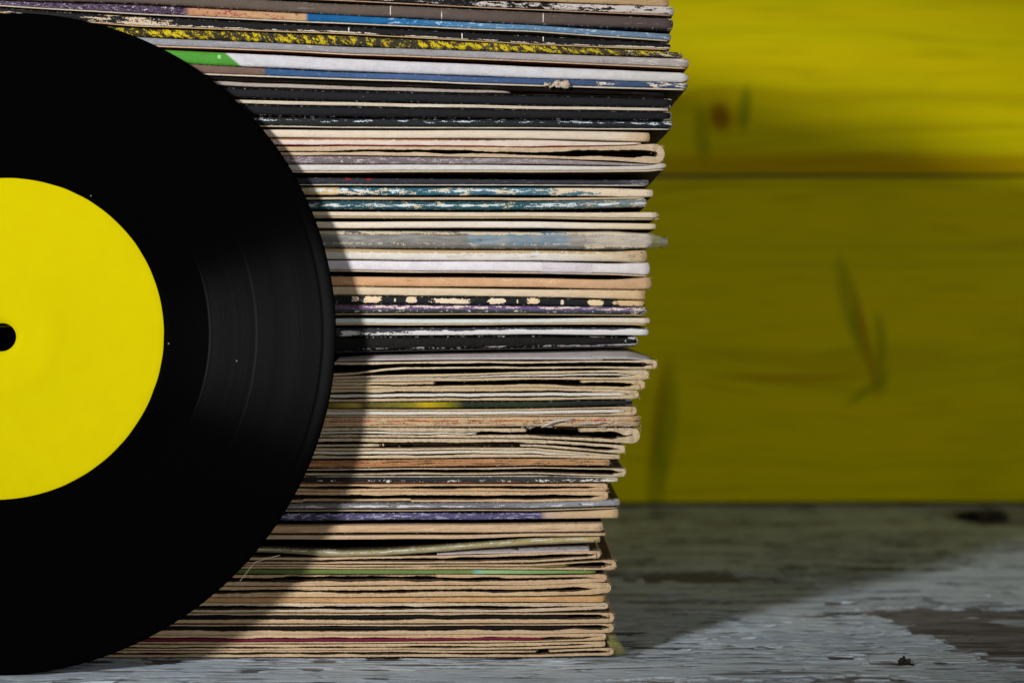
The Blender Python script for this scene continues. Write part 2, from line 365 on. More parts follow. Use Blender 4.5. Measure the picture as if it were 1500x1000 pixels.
# ------------------------------------------------------------------ materials of the sleeves
def ux(px): return (px + 130.0) / 1200.0
def spine_mat(name, segs, layers=(), marks=(), slant=0.0, xend=980, seed=0, rough=.5, lower=None, interp='LINEAR'):
    """segs: [(px, rgb)] print along the spine; layers: noise-shaped wear and painted glints; marks: single scuffs and printed spots"""
    t = NT(name)
    uvn = t.node('ShaderNodeUVMap', uv_map='band'); sp = t.node('ShaderNodeSeparateXYZ'); t.link(uvn.outputs[0], sp.inputs[0])
    u, v = sp.outputs[0], sp.outputs[1]          # u in units of 1200 px, v 0..1 across the front
    px = t.math('SUBTRACT', t.math('MULTIPLY', u, 1200.0), 130.0)
    segs = [(p, tuple(v * .78 for v in k)) if sum(k) < 150 else (p, k) for p, k in segs]
    if len(segs) == 1: segs = [segs[0], segs[0]]
    ru = t.math('ADD', u, t.math('MULTIPLY', t.math('SUBTRACT', v, .5), slant / 1200.0)) if slant else u
    if segs[0][0] == segs[-1][0]: segs = [(-130, segs[0][1]), (1070, segs[0][1])]
    c = t.ramp(ru, [(min(1, max(0, ux(p))), rgb(k)) for p, k in segs], interp)
    mott = t.noise(t.comb(t.math('DIVIDE', px, 16.0), t.math('MULTIPLY', v, 1.6), seed * 1.7), 1, 4, .65)
    c = t.mix(t.step(mott, .3, .75, .0, .35), c, t.mix(1.0, c, (.55, .52, .5, 1), 'MULTIPLY'))
    if lower:                                    # print changes along the lower part of the spine
        vs_, lc = lower; wob = t.noise(t.comb(t.math('DIVIDE', px, 30.0), seed * 3.1), 1, 2)
        c = t.mix(t.step(t.math('ADD', v, t.math('MULTIPLY', t.math('SUBTRACT', wob, .5), .3)), vs_ + .06, vs_ - .06), c, rgb(lc))
    grit = t.math('SUBTRACT', t.noise(t.comb(t.math('DIVIDE', px, 2.0), t.math('MULTIPLY', v, 5.5), seed * 1.3), 1, 3, .6), .5)
    for i, L in enumerate(layers):
        n = t.noise(t.comb(t.math('DIVIDE', t.math('ADD', px, t.math('MULTIPLY', v, L.get('sl', 0.0))), float(L.get('Lx', 20))), t.math('DIVIDE', v, L.get('Lv', .5)), seed * 2.3 + i * 7.7), 1, L.get('det', 7), .7)
        band = t.math('DIVIDE', t.math('ABSOLUTE', t.math('SUBTRACT', v, L.get('vc', .5))), L.get('vw', 2.0))
        val = t.math('SUBTRACT', n, t.math('MULTIPLY', t.math('MULTIPLY', band, band), .5))
        val = t.math('ADD', val, t.math('MULTIPLY', grit, L.get('grit', .34)))
        if L.get('rb'): val = t.math('ADD', val, t.step(px, xend - L.get('rl', 120.0), xend - 4.0, 0, L['rb']))
        if 'x0' in L: val = t.math('SUBTRACT', val, t.step(px, L['x0'] + 12.0, L['x0'] - 12.0, 0, .6))
        if 'x1' in L: val = t.math('SUBTRACT', val, t.step(px, L['x1'] - 12.0, L['x1'] + 12.0, 0, .6))
        c = t.mix(t.step(val, L['T'], L['T'] + L.get('s', .035), 0, L.get('k', 1.0)), c, rgb(L['c']))
    c0 = segs[len(segs) // 2][1]; light = sum(c0) > 420
    fc = (176, 148, 110) if light else WORN
    nf = t.noise(t.comb(t.math('DIVIDE', px, 5.0), t.math('MULTIPLY', v, 3.2), seed * 5.1 + 2.0), 1, 5, .7)
    ed = t.step(t.math('ABSOLUTE', t.math('SUBTRACT', v, .5)), .30, .5, -.22, .03)
    tip = t.step(px, xend - 16.0, xend - 1.0, 0, .22)
    c = t.mix(t.step(t.math('ADD', t.math('ADD', nf, ed), tip), .56, .62, 0, .55 if light else .8), c, rgb(fc))
    nk = t.noise(t.comb(t.math('DIVIDE', px, 2.6), t.math('MULTIPLY', v, 5.0), seed * 4.3 + 9.0), 1, 2, .5)
    c = t.mix(t.step(nk, .74, .79, 0, .3), c, rgb(fc))
    if marks:
        nn = t.noise(t.comb(t.math('DIVIDE', px, 6.0), t.math('MULTIPLY', v, 3.0), seed + .5), 1, 3)
        nz = t.math('ADD', t.math('MULTIPLY', t.math('SUBTRACT', nn, .5), 4.5), t.math('MULTIPLY', grit, 1.6))
        for (x0, x1, v0, v1, cc) in marks:
            a = t.math('DIVIDE', t.math('ABSOLUTE', t.math('SUBTRACT', px, (x0 + x1) / 2)), max(.6, (x1 - x0) / 2))
            b = t.math('DIVIDE', t.math('ABSOLUTE', t.math('SUBTRACT', v, (v0 + v1) / 2)), (v1 - v0) / 2)
            r = t.math('ADD', t.math('POWER', a, 3.0), t.math('POWER', b, 3.0))
            c = t.mix(t.step(t.math('ADD', r, nz), 1.25, .95), c, rgb(cc))
    if name == 'printed_spine':                  # printed face above and below the spine, darkened to paint gap shade
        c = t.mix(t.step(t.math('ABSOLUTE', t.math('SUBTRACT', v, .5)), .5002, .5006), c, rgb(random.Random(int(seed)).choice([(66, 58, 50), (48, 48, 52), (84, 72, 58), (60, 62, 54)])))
    t.link(c, t.b.inputs['Base Color']); t.b.inputs['Roughness'].default_value = rough; t.b.inputs['Specular IOR Level'].default_value = .16
    tcn = t.node('ShaderNodeTexCoord').outputs['Object']
    t.bump(t.noise(tcn, 2200, 5, .65), .6, .0005)
    return t.m

_cards = {}
def card_mat(c, rough=.85, streak=1.0):
    key = (c, streak)
    if key in _cards: return _cards[key]
    t = NT('paper_board'); tc = t.node('ShaderNodeTexCoord').outputs['Object']
    oi = t.node('ShaderNodeObjectInfo').outputs['Random']
    mp = t.node('ShaderNodeMapping'); t.link(tc, mp.inputs[0]); mp.inputs['Scale'].default_value = (110, 110, 3800)
    off = t.comb(t.math('MULTIPLY', oi, 37.0), t.math('MULTIPLY', oi, 11.0), 0.0); t.link(off, mp.inputs['Location'])
    n = t.noise(mp.outputs[0], 1, 5, .65)
    mp2 = t.node('ShaderNodeMapping'); t.link(tc, mp2.inputs[0]); mp2.inputs['Scale'].default_value = (60, 60, 400); t.link(off, mp2.inputs['Location'])
    n2 = t.noise(mp2.outputs[0], 1, 4, .6); n3 = t.noise(tc, 2600, 4, .65)
    b = rgb(tuple(min(236, int(v * .68 + m_ * .32)) if sum(c) > 400 else v for v, m_ in zip(c, (222, 208, 182)))); dk = tuple(x * y for x, y in zip(b[:3], (.50, .45, .40))) + (1,); lt = tuple(min(.86, x * 1.22 + .03) for x in b[:3]) + (1,)
    k = t.mix(t.step(n, .50, .68, 0, .62 * streak), b, dk); k = t.mix(t.step(n2, .52, .72, 0, .6 * streak), k, lt)
    k = t.mix(t.step(n2, .44, .28, 0, .5 * streak), k, tuple(x * y for x, y in zip(b[:3], (.93, .78, .60))) + (1,))
    k = t.mix(t.step(n3, .55, .75, 0, .3), k, dk)
    if streak == 1.0:                            # raw board on the edge, printed faces darkened as painted shade in the gaps
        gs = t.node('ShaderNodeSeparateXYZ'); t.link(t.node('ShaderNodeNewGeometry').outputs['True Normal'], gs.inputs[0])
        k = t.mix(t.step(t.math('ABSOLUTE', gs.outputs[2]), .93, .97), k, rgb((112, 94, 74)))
    t.link(k, t.b.inputs['Base Color']); t.b.inputs['Roughness'].default_value = rough; t.b.inputs['Specular IOR Level'].default_value = .12
    t.bump(n3, .9, .0006)
    _cards[key] = t.m; return t.m

def plastic_mat(name, tint, alpha):
    t = NT(name); tc = t.node('ShaderNodeTexCoord').outputs['Object']
    mp = t.node('ShaderNodeMapping'); t.link(tc, mp.inputs[0]); mp.inputs['Scale'].default_value = (130, 200, 900)
    n = t.noise(mp.outputs[0], 1, 4, .6)
    t.b.inputs['Base Color'].default_value = rgb(tint); t.b.inputs['Roughness'].default_value = .22
    t.link(t.step(n, .3, .75, alpha * .5, min(1, alpha * 1.5)), t.b.inputs['Alpha']); t.bump(n, .6, .0012)
    return t.m

# ------------------------------------------------------------------ sleeve geometry (photo pixels -> metres on the stack's front)
DEP = .182
def X_(px): return (np.asarray(px, float) - 750) / S
def Z_(py): return (ZB - np.asarray(py, float)) / S
GX = np.arange(-135.0, 1020.0, 2.0)

SLEEVES = []          # top to bottom
def sleeve(label, pts, end, kind='spine', group=None, **kw):
    SLEEVES.append(dict(label=label, pts=pts, end=end, kind=kind, group=group, **kw))

TAN = (206, 178, 142); CRM = (221, 204, 180); WHT = (226, 222, 216); ORN = (190, 138, 90); PALE = (212, 196, 172); GRY = (168, 164, 160); OLV = (128, 116, 70); DRK = (38, 34, 32)
K = (17, 17, 20); WORN = (214, 204, 192)
W_ = lambda T, c=WORN, **k: dict(T=T, c=c, **k)

sleeve('dark worn sleeve with scuffed tan edge just above the black scuffed spine', [(0, -40, -22), (480, -24, -10), (760, -12, 1), (980, -3, 9)], 981, 'card', card=(188, 150, 104))
sleeve('black spine scuffed white toward its right corner, above the brown-grey spine', [(0, -21, -13), (480, -9, 1), (760, 3, 14), (985, 10, 24)], 988, base=[(0, K)],
       layers=[W_(.56, (206, 196, 190), Lx=26, Lv=.6, rb=.13, rl=420)], line=((178, 132, 104), 1.6))
sleeve('brown-grey spine with pale ticks, above the blue and purple spine', [(0, -11, -1), (200, -10, 5), (480, 4, 20), (780, 17, 35), (985, 27, 43)], 987, base=[(0, (92, 80, 72)), (500, (96, 84, 76)), (985, (82, 70, 68))],
       layers=[W_(.62, (126, 112, 106), Lx=60, Lv=.3), W_(.66, (40, 36, 36), Lx=50, Lv=.4, vc=0, vw=.6), W_(.52, (170, 165, 172), Lx=7, Lv=.6, x0=922, x1=932)],
       marks=[(571, 572.4, .1, .95, WORN), (646, 647.4, .05, .8, WORN), (795, 796.4, .2, .9, WORN)])
sleeve('spine printed purple, tan and bright blue, fading to pale blue', [(0, 1, 9), (200, 7, 21), (480, 21, 34), (780, 37, 47), (985, 50, 61)], 984,
       base=[(0, (92, 80, 104)), (272, (84, 66, 88)), (276, (190, 140, 104)), (447, (196, 160, 120)), (451, (6, 88, 146)), (600, (26, 108, 164)), (700, (84, 132, 172)), (985, (108, 130, 152))],
       layers=[W_(.50, (40, 24, 48), Lx=7, Lv=.35, x1=280), W_(.58, (200, 190, 205), Lx=8, Lv=.35, x1=285), W_(.56, (150, 60, 70), Lx=9, Lv=.4, x0=270, x1=450), W_(.60, (10, 40, 90), Lx=10, Lv=.5, x0=455, x1=760), W_(.56, (170, 196, 220), Lx=12, Lv=.5, x0=560)],
       line=((196, 188, 172), 2.0))
sleeve('black spine with scraped tan patch and white flecks, above yellow flowers', [(0, 12, 19), (100, 18, 30), (200, 24, 39), (480, 38, 49), (780, 52, 65), (984, 64, 74)], 983, base=[(0, (26, 24, 28))],
       layers=[W_(.46, (205, 186, 160), Lx=34, Lv=.6, x0=112, x1=272), W_(.47, (224, 212, 196), Lx=22, Lv=.4, vc=.05, vw=.42, rb=.1, rl=160)], line=((196, 160, 104), 1.5),
       marks=[(510, 511.5, .2, .9, WHT), (676, 677.5, .1, .9, WHT), (795, 796.5, .3, .95, WHT)])
sleeve('spine printed with yellow flowers on dark green', [(0, 21, 31), (140, 37, 46), (200, 41, 53), (480, 52, 66), (780, 66, 77), (1000, 77, 84)], 1001, base=[(0, (46, 46, 22)), (985, (60, 54, 40))],
       layers=[W_(.49, (206, 182, 8), Lx=11, Lv=.9, sl=9.0, s=.08), W_(.60, (160, 120, 20), Lx=9, Lv=.5), W_(.62, (22, 24, 16), Lx=9, Lv=.5), W_(.55, (206, 200, 196), Lx=12, Lv=.5, x0=910, vc=.3)])
sleeve('mottled light grey spine, directly under the yellow flowers', [(0, 33, 47), (170, 50, 64), (200, 54, 67), (480, 67, 79), (780, 78, 91), (1000, 86, 101)], 1010, base=[(0, (140, 144, 156)), (500, (146, 146, 152)), (1000, (176, 168, 166))],
       layers=[W_(.58, (176, 170, 176), Lx=18, Lv=.5), W_(.62, (120, 110, 100), Lx=14, Lv=.5), W_(.66, (200, 176, 130), Lx=12, Lv=.4), W_(.56, (208, 200, 196), Lx=24, Lv=.5, x0=900)], line=((204, 164, 130), 2.2))
sleeve('smooth white spine with a green left section', [(0, 51, 69), (220, 71, 91), (480, 84.5, 103), (780, 97, 114), (1000, 106, 121)], 1010,
       base=[(0, (70, 144, 48)), (339, (74, 150, 50)), (340, (206, 206, 214)), (780, (208, 208, 214)), (1000, (212, 210, 208))], slant=24.0, rough=.4, round_end=1.0,
       marks=[(-130, 1070, .975, 1.1, (150, 40, 40)), (318, 323, .5, .8, (150, 200, 140))], layers=[W_(.70, (170, 170, 176), Lx=40, Lv=.4)])
sleeve('blue spine with brown left part and a torn spot, below the white-green spine', [(0, 71, 88), (290, 94, 109), (480, 105, 116), (780, 114.5, 126), (1000, 121, 132)], 1008,
       base=[(0, (112, 88, 80)), (387, (116, 92, 82)), (388, (46, 86, 130)), (600, (70, 98, 142)), (800, (60, 84, 124)), (985, (58, 78, 112))],
       layers=[W_(.66, (200, 206, 214), Lx=8, Lv=.3), W_(.50, (228, 214, 192), Lx=15, Lv=.5, x0=866, x1=906), W_(.50, (226, 212, 190), Lx=14, Lv=.4, x0=942)], line=((212, 200, 184), 2.4), torn=(806, 830))
sleeve('recessed black sleeve holding a grey paper strip, under the blue spine', [(0, 92, 108), (305, 112, 126), (480, 119, 132.5), (780, 128, 139), (974, 136, 143)], 974, 'open', card=(18, 16, 16), t=(3.4, 2.0), inner=(.35, 6.5, (158, 150, 150), 748, .0015), yf=.0012)
sleeve('black spine directly above the cream strip between the black spines', [(0, 118, 132), (480, 133, 147.5), (780, 140, 154.5), (985, 144, 157.5)], 986, base=[(0, (24, 24, 30)), (985, (28, 28, 34))],
       layers=[W_(.72, (120, 120, 130), Lx=18, Lv=.3), W_(.54, (190, 190, 196), Lx=10, Lv=.6, x0=974)])
sleeve('thin cream card edge sandwiched between two black spines', [(0, 137, 142), (480, 149, 154.5), (780, 155, 159.5), (985, 158.5, 162.5)], 980, 'card', card=(214, 204, 186))
sleeve('plain black spine directly below the cream strip', [(0, 144, 158), (480, 155.5, 171), (780, 160.5, 174), (985, 163.5, 175.5)], 985, base=[(0, (20, 20, 26)), (985, (24, 24, 30))],
       layers=[W_(.73, (110, 112, 122), Lx=22, Lv=.3), W_(.55, (196, 196, 200), Lx=10, Lv=.6, x0=974)])
sleeve('black spine with bluish white scuffs along its upper edge', [(0, 166, 181), (480, 173, 187), (780, 175, 188), (985, 177, 190)], 986, base=[(0, (34, 40, 44)), (600, (38, 40, 42)), (985, (30, 36, 42))],
       layers=[W_(.54, (196, 210, 222), Lx=24, Lv=.35, vc=.68, vw=.45, rb=.08), W_(.66, (70, 90, 100), Lx=16, Lv=.3)], line=((210, 204, 190), 1.8))
sleeve('cream rounded sleeve just under the scuffed bluish black spine', [(0, 186, 198), (480, 190.5, 202), (780, 191, 203), (950, 194, 208)], 953, base=[(0, (222, 208, 190)), (900, (222, 208, 188)), (953, (208, 178, 136))], layers=[W_(.64, (190, 166, 132), Lx=40, Lv=.4), W_(.55, (180, 140, 90), Lx=14, Lv=.5, x0=920)], rough=.8)
sleeve('white and pink card edges with a thin red line', [(0, 201, 210), (480, 203.5, 213.5), (780, 205, 216), (935, 209, 212)], 940, base=[(0, (224, 208, 202)), (935, (222, 208, 192))], lower=(.16, (160, 64, 60)), marks=[(-130, 700, .78, 1.1, (170, 128, 96))], rough=.8)
sleeve('tan open sleeve with a curled-over corner loop', [(0, 213, 226), (480, 214.5, 227), (700, 215, 230), (780, 217, 231.5), (900, 213.5, 235), (960, 211, 240)], 973, 'open', pinch=46, pk=.6, card=(206, 180, 146), t=(6, 5), gap_amp=.35)
sleeve('brownish grey rubbed spine, between the curled tan sleeve and a white spine', [(0, 228, 240), (480, 228.5, 240), (780, 232.5, 240.5), (950, 240.5, 243)], 956, base=[(0, (104, 92, 92)), (600, (118, 106, 110)), (950, (150, 140, 138))],
       layers=[W_(.52, (160, 148, 156), Lx=20, Lv=.5), W_(.64, (60, 54, 54), Lx=20, Lv=.4), W_(.60, (214, 206, 200), Lx=8, Lv=.3)])
sleeve('clean white spine with upturned rounded tip', [(0, 243, 255), (480, 241, 253), (780, 242, 252.5), (900, 243.5, 252), (950, 243.5, 252), (968, 239, 250)], 977, base=[(0, (206, 204, 200)), (800, (214, 212, 208)), (975, (206, 198, 186))], layers=[W_(.69, (196, 186, 150), Lx=14, Lv=.5)], line=((196, 178, 152), 2.8), round_end=1.0)
sleeve('dark grey spine with two tiny red marks', [(0, 262, 274), (480, 260, 271), (780, 263, 271.5), (950, 264, 272.5)], 951, base=[(0, (44, 44, 50)), (900, (48, 48, 58)), (950, (90, 90, 100))], layers=[W_(.60, (96, 96, 106), Lx=16, Lv=.3), W_(.56, (214, 208, 206), Lx=14, Lv=.4, x0=915)], line=((204, 204, 200), 1.6), marks=[(506, 513, .72, 1.0, (160, 20, 24)), (536, 544, .72, 1.0, (160, 20, 24))])
sleeve('teal spine with tan scraped patches, the upper of two teal ones', [(0, 276, 288), (480, 274.5, 286.5), (780, 274.5, 286), (900, 275.5, 288), (950, 277, 293)], 958, base=[(0, (40, 84, 100)), (430, (40, 80, 92)), (460, (206, 176, 120)), (494, (200, 170, 116)), (498, (36, 86, 102)), (950, (80, 124, 142))],
       layers=[W_(.49, (206, 216, 222), Lx=16, Lv=.4, vc=.6, vw=.6), W_(.535, (222, 204, 176), Lx=30, Lv=.6, rb=.2, rl=200), W_(.62, (16, 40, 50), Lx=14, Lv=.4)], lower=(.10, (18, 44, 54)), rough=.6)
sleeve('thin tan card edge sandwiched between the two teal spines', [(0, 289, 293), (480, 289, 292.5), (780, 289.5, 293.5), (935, 288.5, 291)], 945, 'card', card=(204, 178, 146))
sleeve('teal spine with a white worn streak, the lower of two teal ones', [(0, 296, 308), (480, 294.5, 306.5), (780, 295, 306.5), (945, 291.5, 303)], 948, base=[(0, (34, 66, 76)), (780, (38, 84, 96)), (945, (120, 130, 130))],
       layers=[W_(.46, (214, 220, 222), Lx=30, Lv=.4, vc=.5, vw=.5), W_(.58, (206, 186, 150), Lx=14, Lv=.5), W_(.50, (220, 204, 178), Lx=30, Lv=.5, x0=925)], rough=.6)
sleeve('upper cream sleeve below the teal spines, dull and frayed underneath', [(0, 310, 320), (480, 309.5, 319), (780, 311, 320), (960, 311, 323)], 964, base=[(0, CRM), (960, (222, 206, 182))], layers=[W_(.62, (180, 150, 120), Lx=18, Lv=.3)], line=((168, 146, 112), 3.2), rough=.85)
sleeve('pale cream sleeve directly above the clear plastic sleeve', [(0, 325, 335), (480, 324.5, 334), (780, 324.5, 334), (955, 327, 335.5)], 962, base=[(0, (220, 204, 180)), (500, (228, 214, 196)), (780, (232, 224, 214)), (955, (220, 200, 166))], layers=[W_(.68, (196, 170, 130), Lx=20, Lv=.4)], rough=.8)
sleeve('grey and blue worn sleeve wrapped in clear plastic with a pinched tip', [(0, 339, 365), (480, 338, 363), (780, 340, 364.5), (900, 339, 365), (950, 342, 363)], 956, base=[(0, (84, 82, 82)), (684, (96, 90, 88)), (687, (92, 136, 160)), (826, (84, 124, 156)), (840, (150, 140, 130)), (950, (204, 192, 176))], lower=(.2, (112, 110, 106)),
       layers=[W_(.44, (206, 190, 162), Lx=60, Lv=.35, vc=.93, vw=.28), W_(.60, (56, 52, 52), Lx=10, Lv=.3, vc=.45, vw=.5), W_(.52, (214, 200, 170), Lx=12, Lv=.25, vc=.26, vw=.25), W_(.46, (208, 194, 172), Lx=40, Lv=.4, x0=850)], plastic='pinch')
sleeve('tan and white layered sleeve just below the plastic wrapped one', [(0, 365, 380), (480, 364.5, 380), (780, 367, 382), (900, 368.5, 383), (945, 366.5, 386)], 949, base=[(0, (224, 218, 208)), (800, (226, 222, 216)), (900, (214, 198, 170)), (945, (188, 164, 130))], marks=[(-130, 930, .70, 1.15, (190, 164, 124))], layers=[W_(.56, (150, 128, 98), Lx=8, Lv=.4, x0=905), W_(.6, (170, 150, 116), Lx=50, Lv=.15)], rough=.8)
sleeve('bright white spine mended with wrinkled clear tape', [(0, 382, 399), (480, 381.5, 398), (780, 383.5, 401), (900, 386, 403), (950, 384.5, 406)], 953, base=[(0, (226, 222, 232)), (800, (230, 226, 232)), (950, (220, 214, 214))], layers=[W_(.68, (188, 180, 196), Lx=60, Lv=.2)], line=((206, 178, 150), 2.2), rough=.4, tape=(792, 866))
sleeve('soft orange-tan sleeve directly below the taped white spine', [(0, 404, 418), (480, 404, 418), (780, 407.5, 421), (900, 409, 423), (950, 406, 424)], 955, base=[(0, (210, 160, 116)), (480, (212, 164, 120)), (800, (214, 172, 134)), (950, (200, 166, 130))], layers=[W_(.58, (226, 190, 152), Lx=30, Lv=.5), W_(.64, (184, 128, 84), Lx=24, Lv=.4)], rough=.9)
sleeve('cream sleeve directly above the black and cream blotched spine', [(0, 419, 432), (480, 419.5, 431.5), (780, 423.5, 434.5), (945, 425, 439)], 946, base=[(0, (214, 192, 160)), (780, (222, 204, 176)), (930, (214, 186, 146)), (946, (200, 164, 116))], layers=[W_(.64, (196, 166, 126), Lx=30, Lv=.5)], rough=.9)
sleeve('black spine with big cream peeled blotches', [(0, 433, 445), (480, 433, 444.5), (780, 436, 447), (945, 440.5, 448.5)], 945, base=[(0, (30, 34, 38))],
       marks=[(515, 525, .25, .95, (228, 206, 176)), (531, 559, .15, .98, (232, 208, 176)), (577, 580, .3, .8, CRM), (595, 610, .2, .98, (230, 206, 174)), (633, 689, .15, .8, (230, 212, 186)), (716, 741, .15, .9, (232, 214, 188)), (757, 759, .2, .7, CRM), (771, 789, .2, .95, (230, 206, 168)), (821, 826, .1, .8, CRM), (861, 883, .05, .98, (230, 206, 164)), (899, 946, .1, 1.0, (214, 182, 140))],
       layers=[W_(.66, (180, 180, 176), Lx=6, Lv=.4)])
sleeve('spine worn to purple above and dark green below', [(0, 447, 461), (480, 446.5, 461), (780, 448, 461), (945, 450.5, 463)], 948, base=[(0, (92, 68, 100)), (560, (112, 86, 124)), (850, (92, 78, 124)), (945, (116, 98, 124))], lower=(.46, (48, 56, 60)),
       layers=[W_(.49, (226, 206, 196), Lx=26, Lv=.5, vc=.78, vw=.5), W_(.575, (214, 212, 200), Lx=8, Lv=.3, vc=.3, vw=.5), W_(.5, (206, 190, 176), Lx=20, Lv=.5, x0=915)], line=((178, 148, 92), 1.6))
sleeve('pale mint white spine with small dark nicks', [(0, 467, 477), (480, 466.5, 476.5), (780, 467, 475.5), (950, 465, 476)], 953, base=[(0, (30, 30, 32)), (250, (30, 30, 32)), (420, (198, 204, 200)), (500, (202, 212, 208)), (800, (214, 218, 216)), (950, (220, 206, 182))], layers=[W_(.66, (60, 66, 60), Lx=7, Lv=.35)], line=((206, 172, 126), 2.2))  # left end coloured dark so the record's centre hole looks shaded
sleeve('black spine with a broad white worn streak, above the thick black spine', [(0, 482, 492), (480, 481, 492.5), (780, 480, 490), (950, 480, 491)], 951, base=[(0, (34, 34, 38)), (950, (60, 64, 74))], layers=[W_(.43, (216, 214, 214), Lx=40, Lv=.6, vc=.35, vw=.6, rb=.25, rl=420, x0=492), W_(.62, (150, 96, 60), Lx=30, Lv=.3, vc=.95, vw=.3)])
sleeve('thick glossy black spine with a scuffed lower edge', [(0, 495, 518), (480, 493.5, 516.5), (780, 491.5, 511), (930, 494, 508)], 936, base=[(0, (12, 10, 10))], layers=[W_(.53, (170, 168, 172), Lx=26, Lv=.25, vc=.14, vw=.2, rb=.12, rl=200), W_(.50, (190, 190, 196), Lx=10, Lv=.5, x0=908)], rough=.45, yf=.0006, line=((52, 50, 52), 1.4))
sleeve('pale grey-white sleeve with a creased flap, under the thick black spine', [(0, 531, 551), (490, 530.5, 550), (520, 530.5, 548.5), (560, 530, 543), (590, 529.5, 540.5), (640, 529, 540), (780, 529, 539.5), (870, 528, 539), (930, 528, 540.5), (960, 527, 540)], 963, 'open', card=(214, 192, 160), t=(3.2, 2.8), pinch=10, faces=[('sloping_flap', (182, 176, 178), [(492, 529, 524), (560, 528, 518), (640, 527, 515.5), (780, 526.5, 513.5), (868, 527, 511.5), (885, 527, 511)], .006, ()), ('creased_corner', (176, 170, 170), [(868, 524.5, 511.5), (886, 526, 510.5), (920, 526, 513), (950, 528, 522), (958, 529, 527)], .006, ())])
sleeve('white and tan card edges directly below the creased grey-white sleeve', [(0, 552, 560), (490, 551.5, 560), (780, 544.5, 556), (945, 541.5, 556)], 951, 'open', card=(208, 182, 144), t=(3.6, 3.2), inner=(.65, 2.6, (224, 218, 210), 938, .0004))
sleeve('tan card sleeve with a brown torn opening, above two white paper edges', [(0, 561, 570), (490, 560.5, 569), (780, 557, 567), (940, 557, 571)], 945, 'open', card=(206, 176, 132), t=(3.4, 3.6), recess=[(0, 636, 846, .012)], gapc=1)
sleeve('tan sleeve showing the upper of the bright white paper edges', [(0, 571, 587), (490, 570, 588), (780, 567.5, 586), (930, 571.5, 584)], 936, 'open', card=(204, 178, 138), t=(4.6, 3.6), inner=(.40, 4.6, (232, 228, 222), 922, -.0002))
sleeve('spine printed green, yellow and black, among the tan card edges', [(0, 590, 598), (480, 590, 598), (780, 588, 597), (925, 585.5, 593)], 927, base=[(0, (40, 40, 14)), (470, (70, 66, 20)), (522, (190, 168, 70)), (535, (84, 76, 40)), (600, (126, 116, 26)), (625, (186, 160, 8)), (655, (130, 124, 10)), (680, (34, 50, 26)), (760, (50, 62, 34)), (850, (34, 38, 32)), (925, (36, 36, 36))], layers=[W_(.62, (20, 24, 14), Lx=12, Lv=.6), W_(.70, (200, 196, 186), Lx=5, Lv=.4, x0=895)], rough=.4)
sleeve('tan sleeve with the lower bright white paper edge, under the green spine', [(0, 600, 611), (480, 599.5, 610.5), (780, 599, 609.5), (925, 595, 608)], 933, 'open', card=(200, 172, 132), t=(2.4, 2.2), inner=(.5, 5.0, (232, 228, 222), 927, -.0002))
sleeve('frayed tan edge printed red with torn white fibres', [(0, 612, 626), (480, 611.5, 625.5), (780, 610.5, 625), (930, 609.5, 625)], 938, base=[(0, (196, 166, 126)), (900, (206, 180, 146)), (937, (196, 168, 130))],
       layers=[W_(.40, (168, 72, 60), Lx=30, Lv=.3, vc=.62, vw=.2, x1=900), W_(.54, (216, 160, 70), Lx=24, Lv=.3, vc=.62, vw=.2, x1=800), W_(.52, (160, 128, 92), Lx=60, Lv=.13), W_(.57, (52, 40, 32), Lx=40, Lv=.1)], rough=.95, fibres=True)
sleeve('tan and white sleeve split open above a ragged torn edge', [(0, 628, 641), (480, 627, 640.5), (780, 627, 641), (935, 627, 650)], 938, 'open', card=(204, 180, 144), t=(5.0, 4.0), inner=(.55, 3.0, (222, 214, 204), 700, .0), recess=[(0, 775, 845, .010)], rag=1.6)
sleeve('ragged cream sleeve with a torn lip, its corner frayed to fibres', [(0, 642, 654), (480, 642, 654), (780, 643, 653.5), (915, 652, 664)], 916, 'open', card=(212, 190, 156), t=(4.6, 3.4), rag=1.8, recess=[(1, 560, 760, .006)])
sleeve('cream double card sleeve just above the orange-brown one', [(0, 657, 672), (480, 656.5, 671.5), (780, 655.5, 669), (900, 665.5, 671.5)], 908, 'open', card=(212, 188, 150), t=(3.4, 4.0), inner=(.6, 4.4, (228, 216, 198), 868, .0))
sleeve('orange-brown bare cardboard edge among the tan sleeves', [(0, 675, 685), (480, 674.5, 685.5), (780, 672, 682), (890, 673.5, 682)], 894, base=[(0, (150, 92, 52)), (480, (172, 120, 80)), (700, (176, 128, 88)), (890, (186, 146, 104))], layers=[W_(.54, (30, 18, 12), Lx=60, Lv=.22), W_(.60, (210, 170, 120), Lx=24, Lv=.25)], rough=.95, rag=1.4)
sleeve('dark sleeve with a thin white folded tip, under the orange-brown cardboard', [(0, 687, 696), (480, 687, 696), (780, 684.5, 694.5), (910, 686, 698)], 917, 'open', pinch=7, card=(196, 176, 146), t=(2.0, 2.4), rag=.8)
sleeve('black spine flecked with white wear, above the tan sleeves', [(0, 698, 708), (480, 697.5, 707.5), (780, 697, 707.5), (880, 699, 706)], 906, base=[(0, (60, 30, 20)), (480, (40, 36, 38)), (560, (38, 42, 46)), (880, (60, 64, 64)), (906, (214, 200, 180))], lower=(.12, (160, 84, 50)), layers=[W_(.57, (222, 218, 210), Lx=12, Lv=.5, vc=.3, vw=.6, rb=.16, rl=130), W_(.38, (214, 200, 178), Lx=120, Lv=.3, vc=1.0, vw=.22)])
sleeve('thin orange-tan sleeve under the white-flecked black spine', [(0, 709, 719.5), (480, 709, 719.5), (780, 709, 719.5), (880, 707.5, 719)], 890, 'open', card=(204, 158, 112), t=(3.6, 3.8))
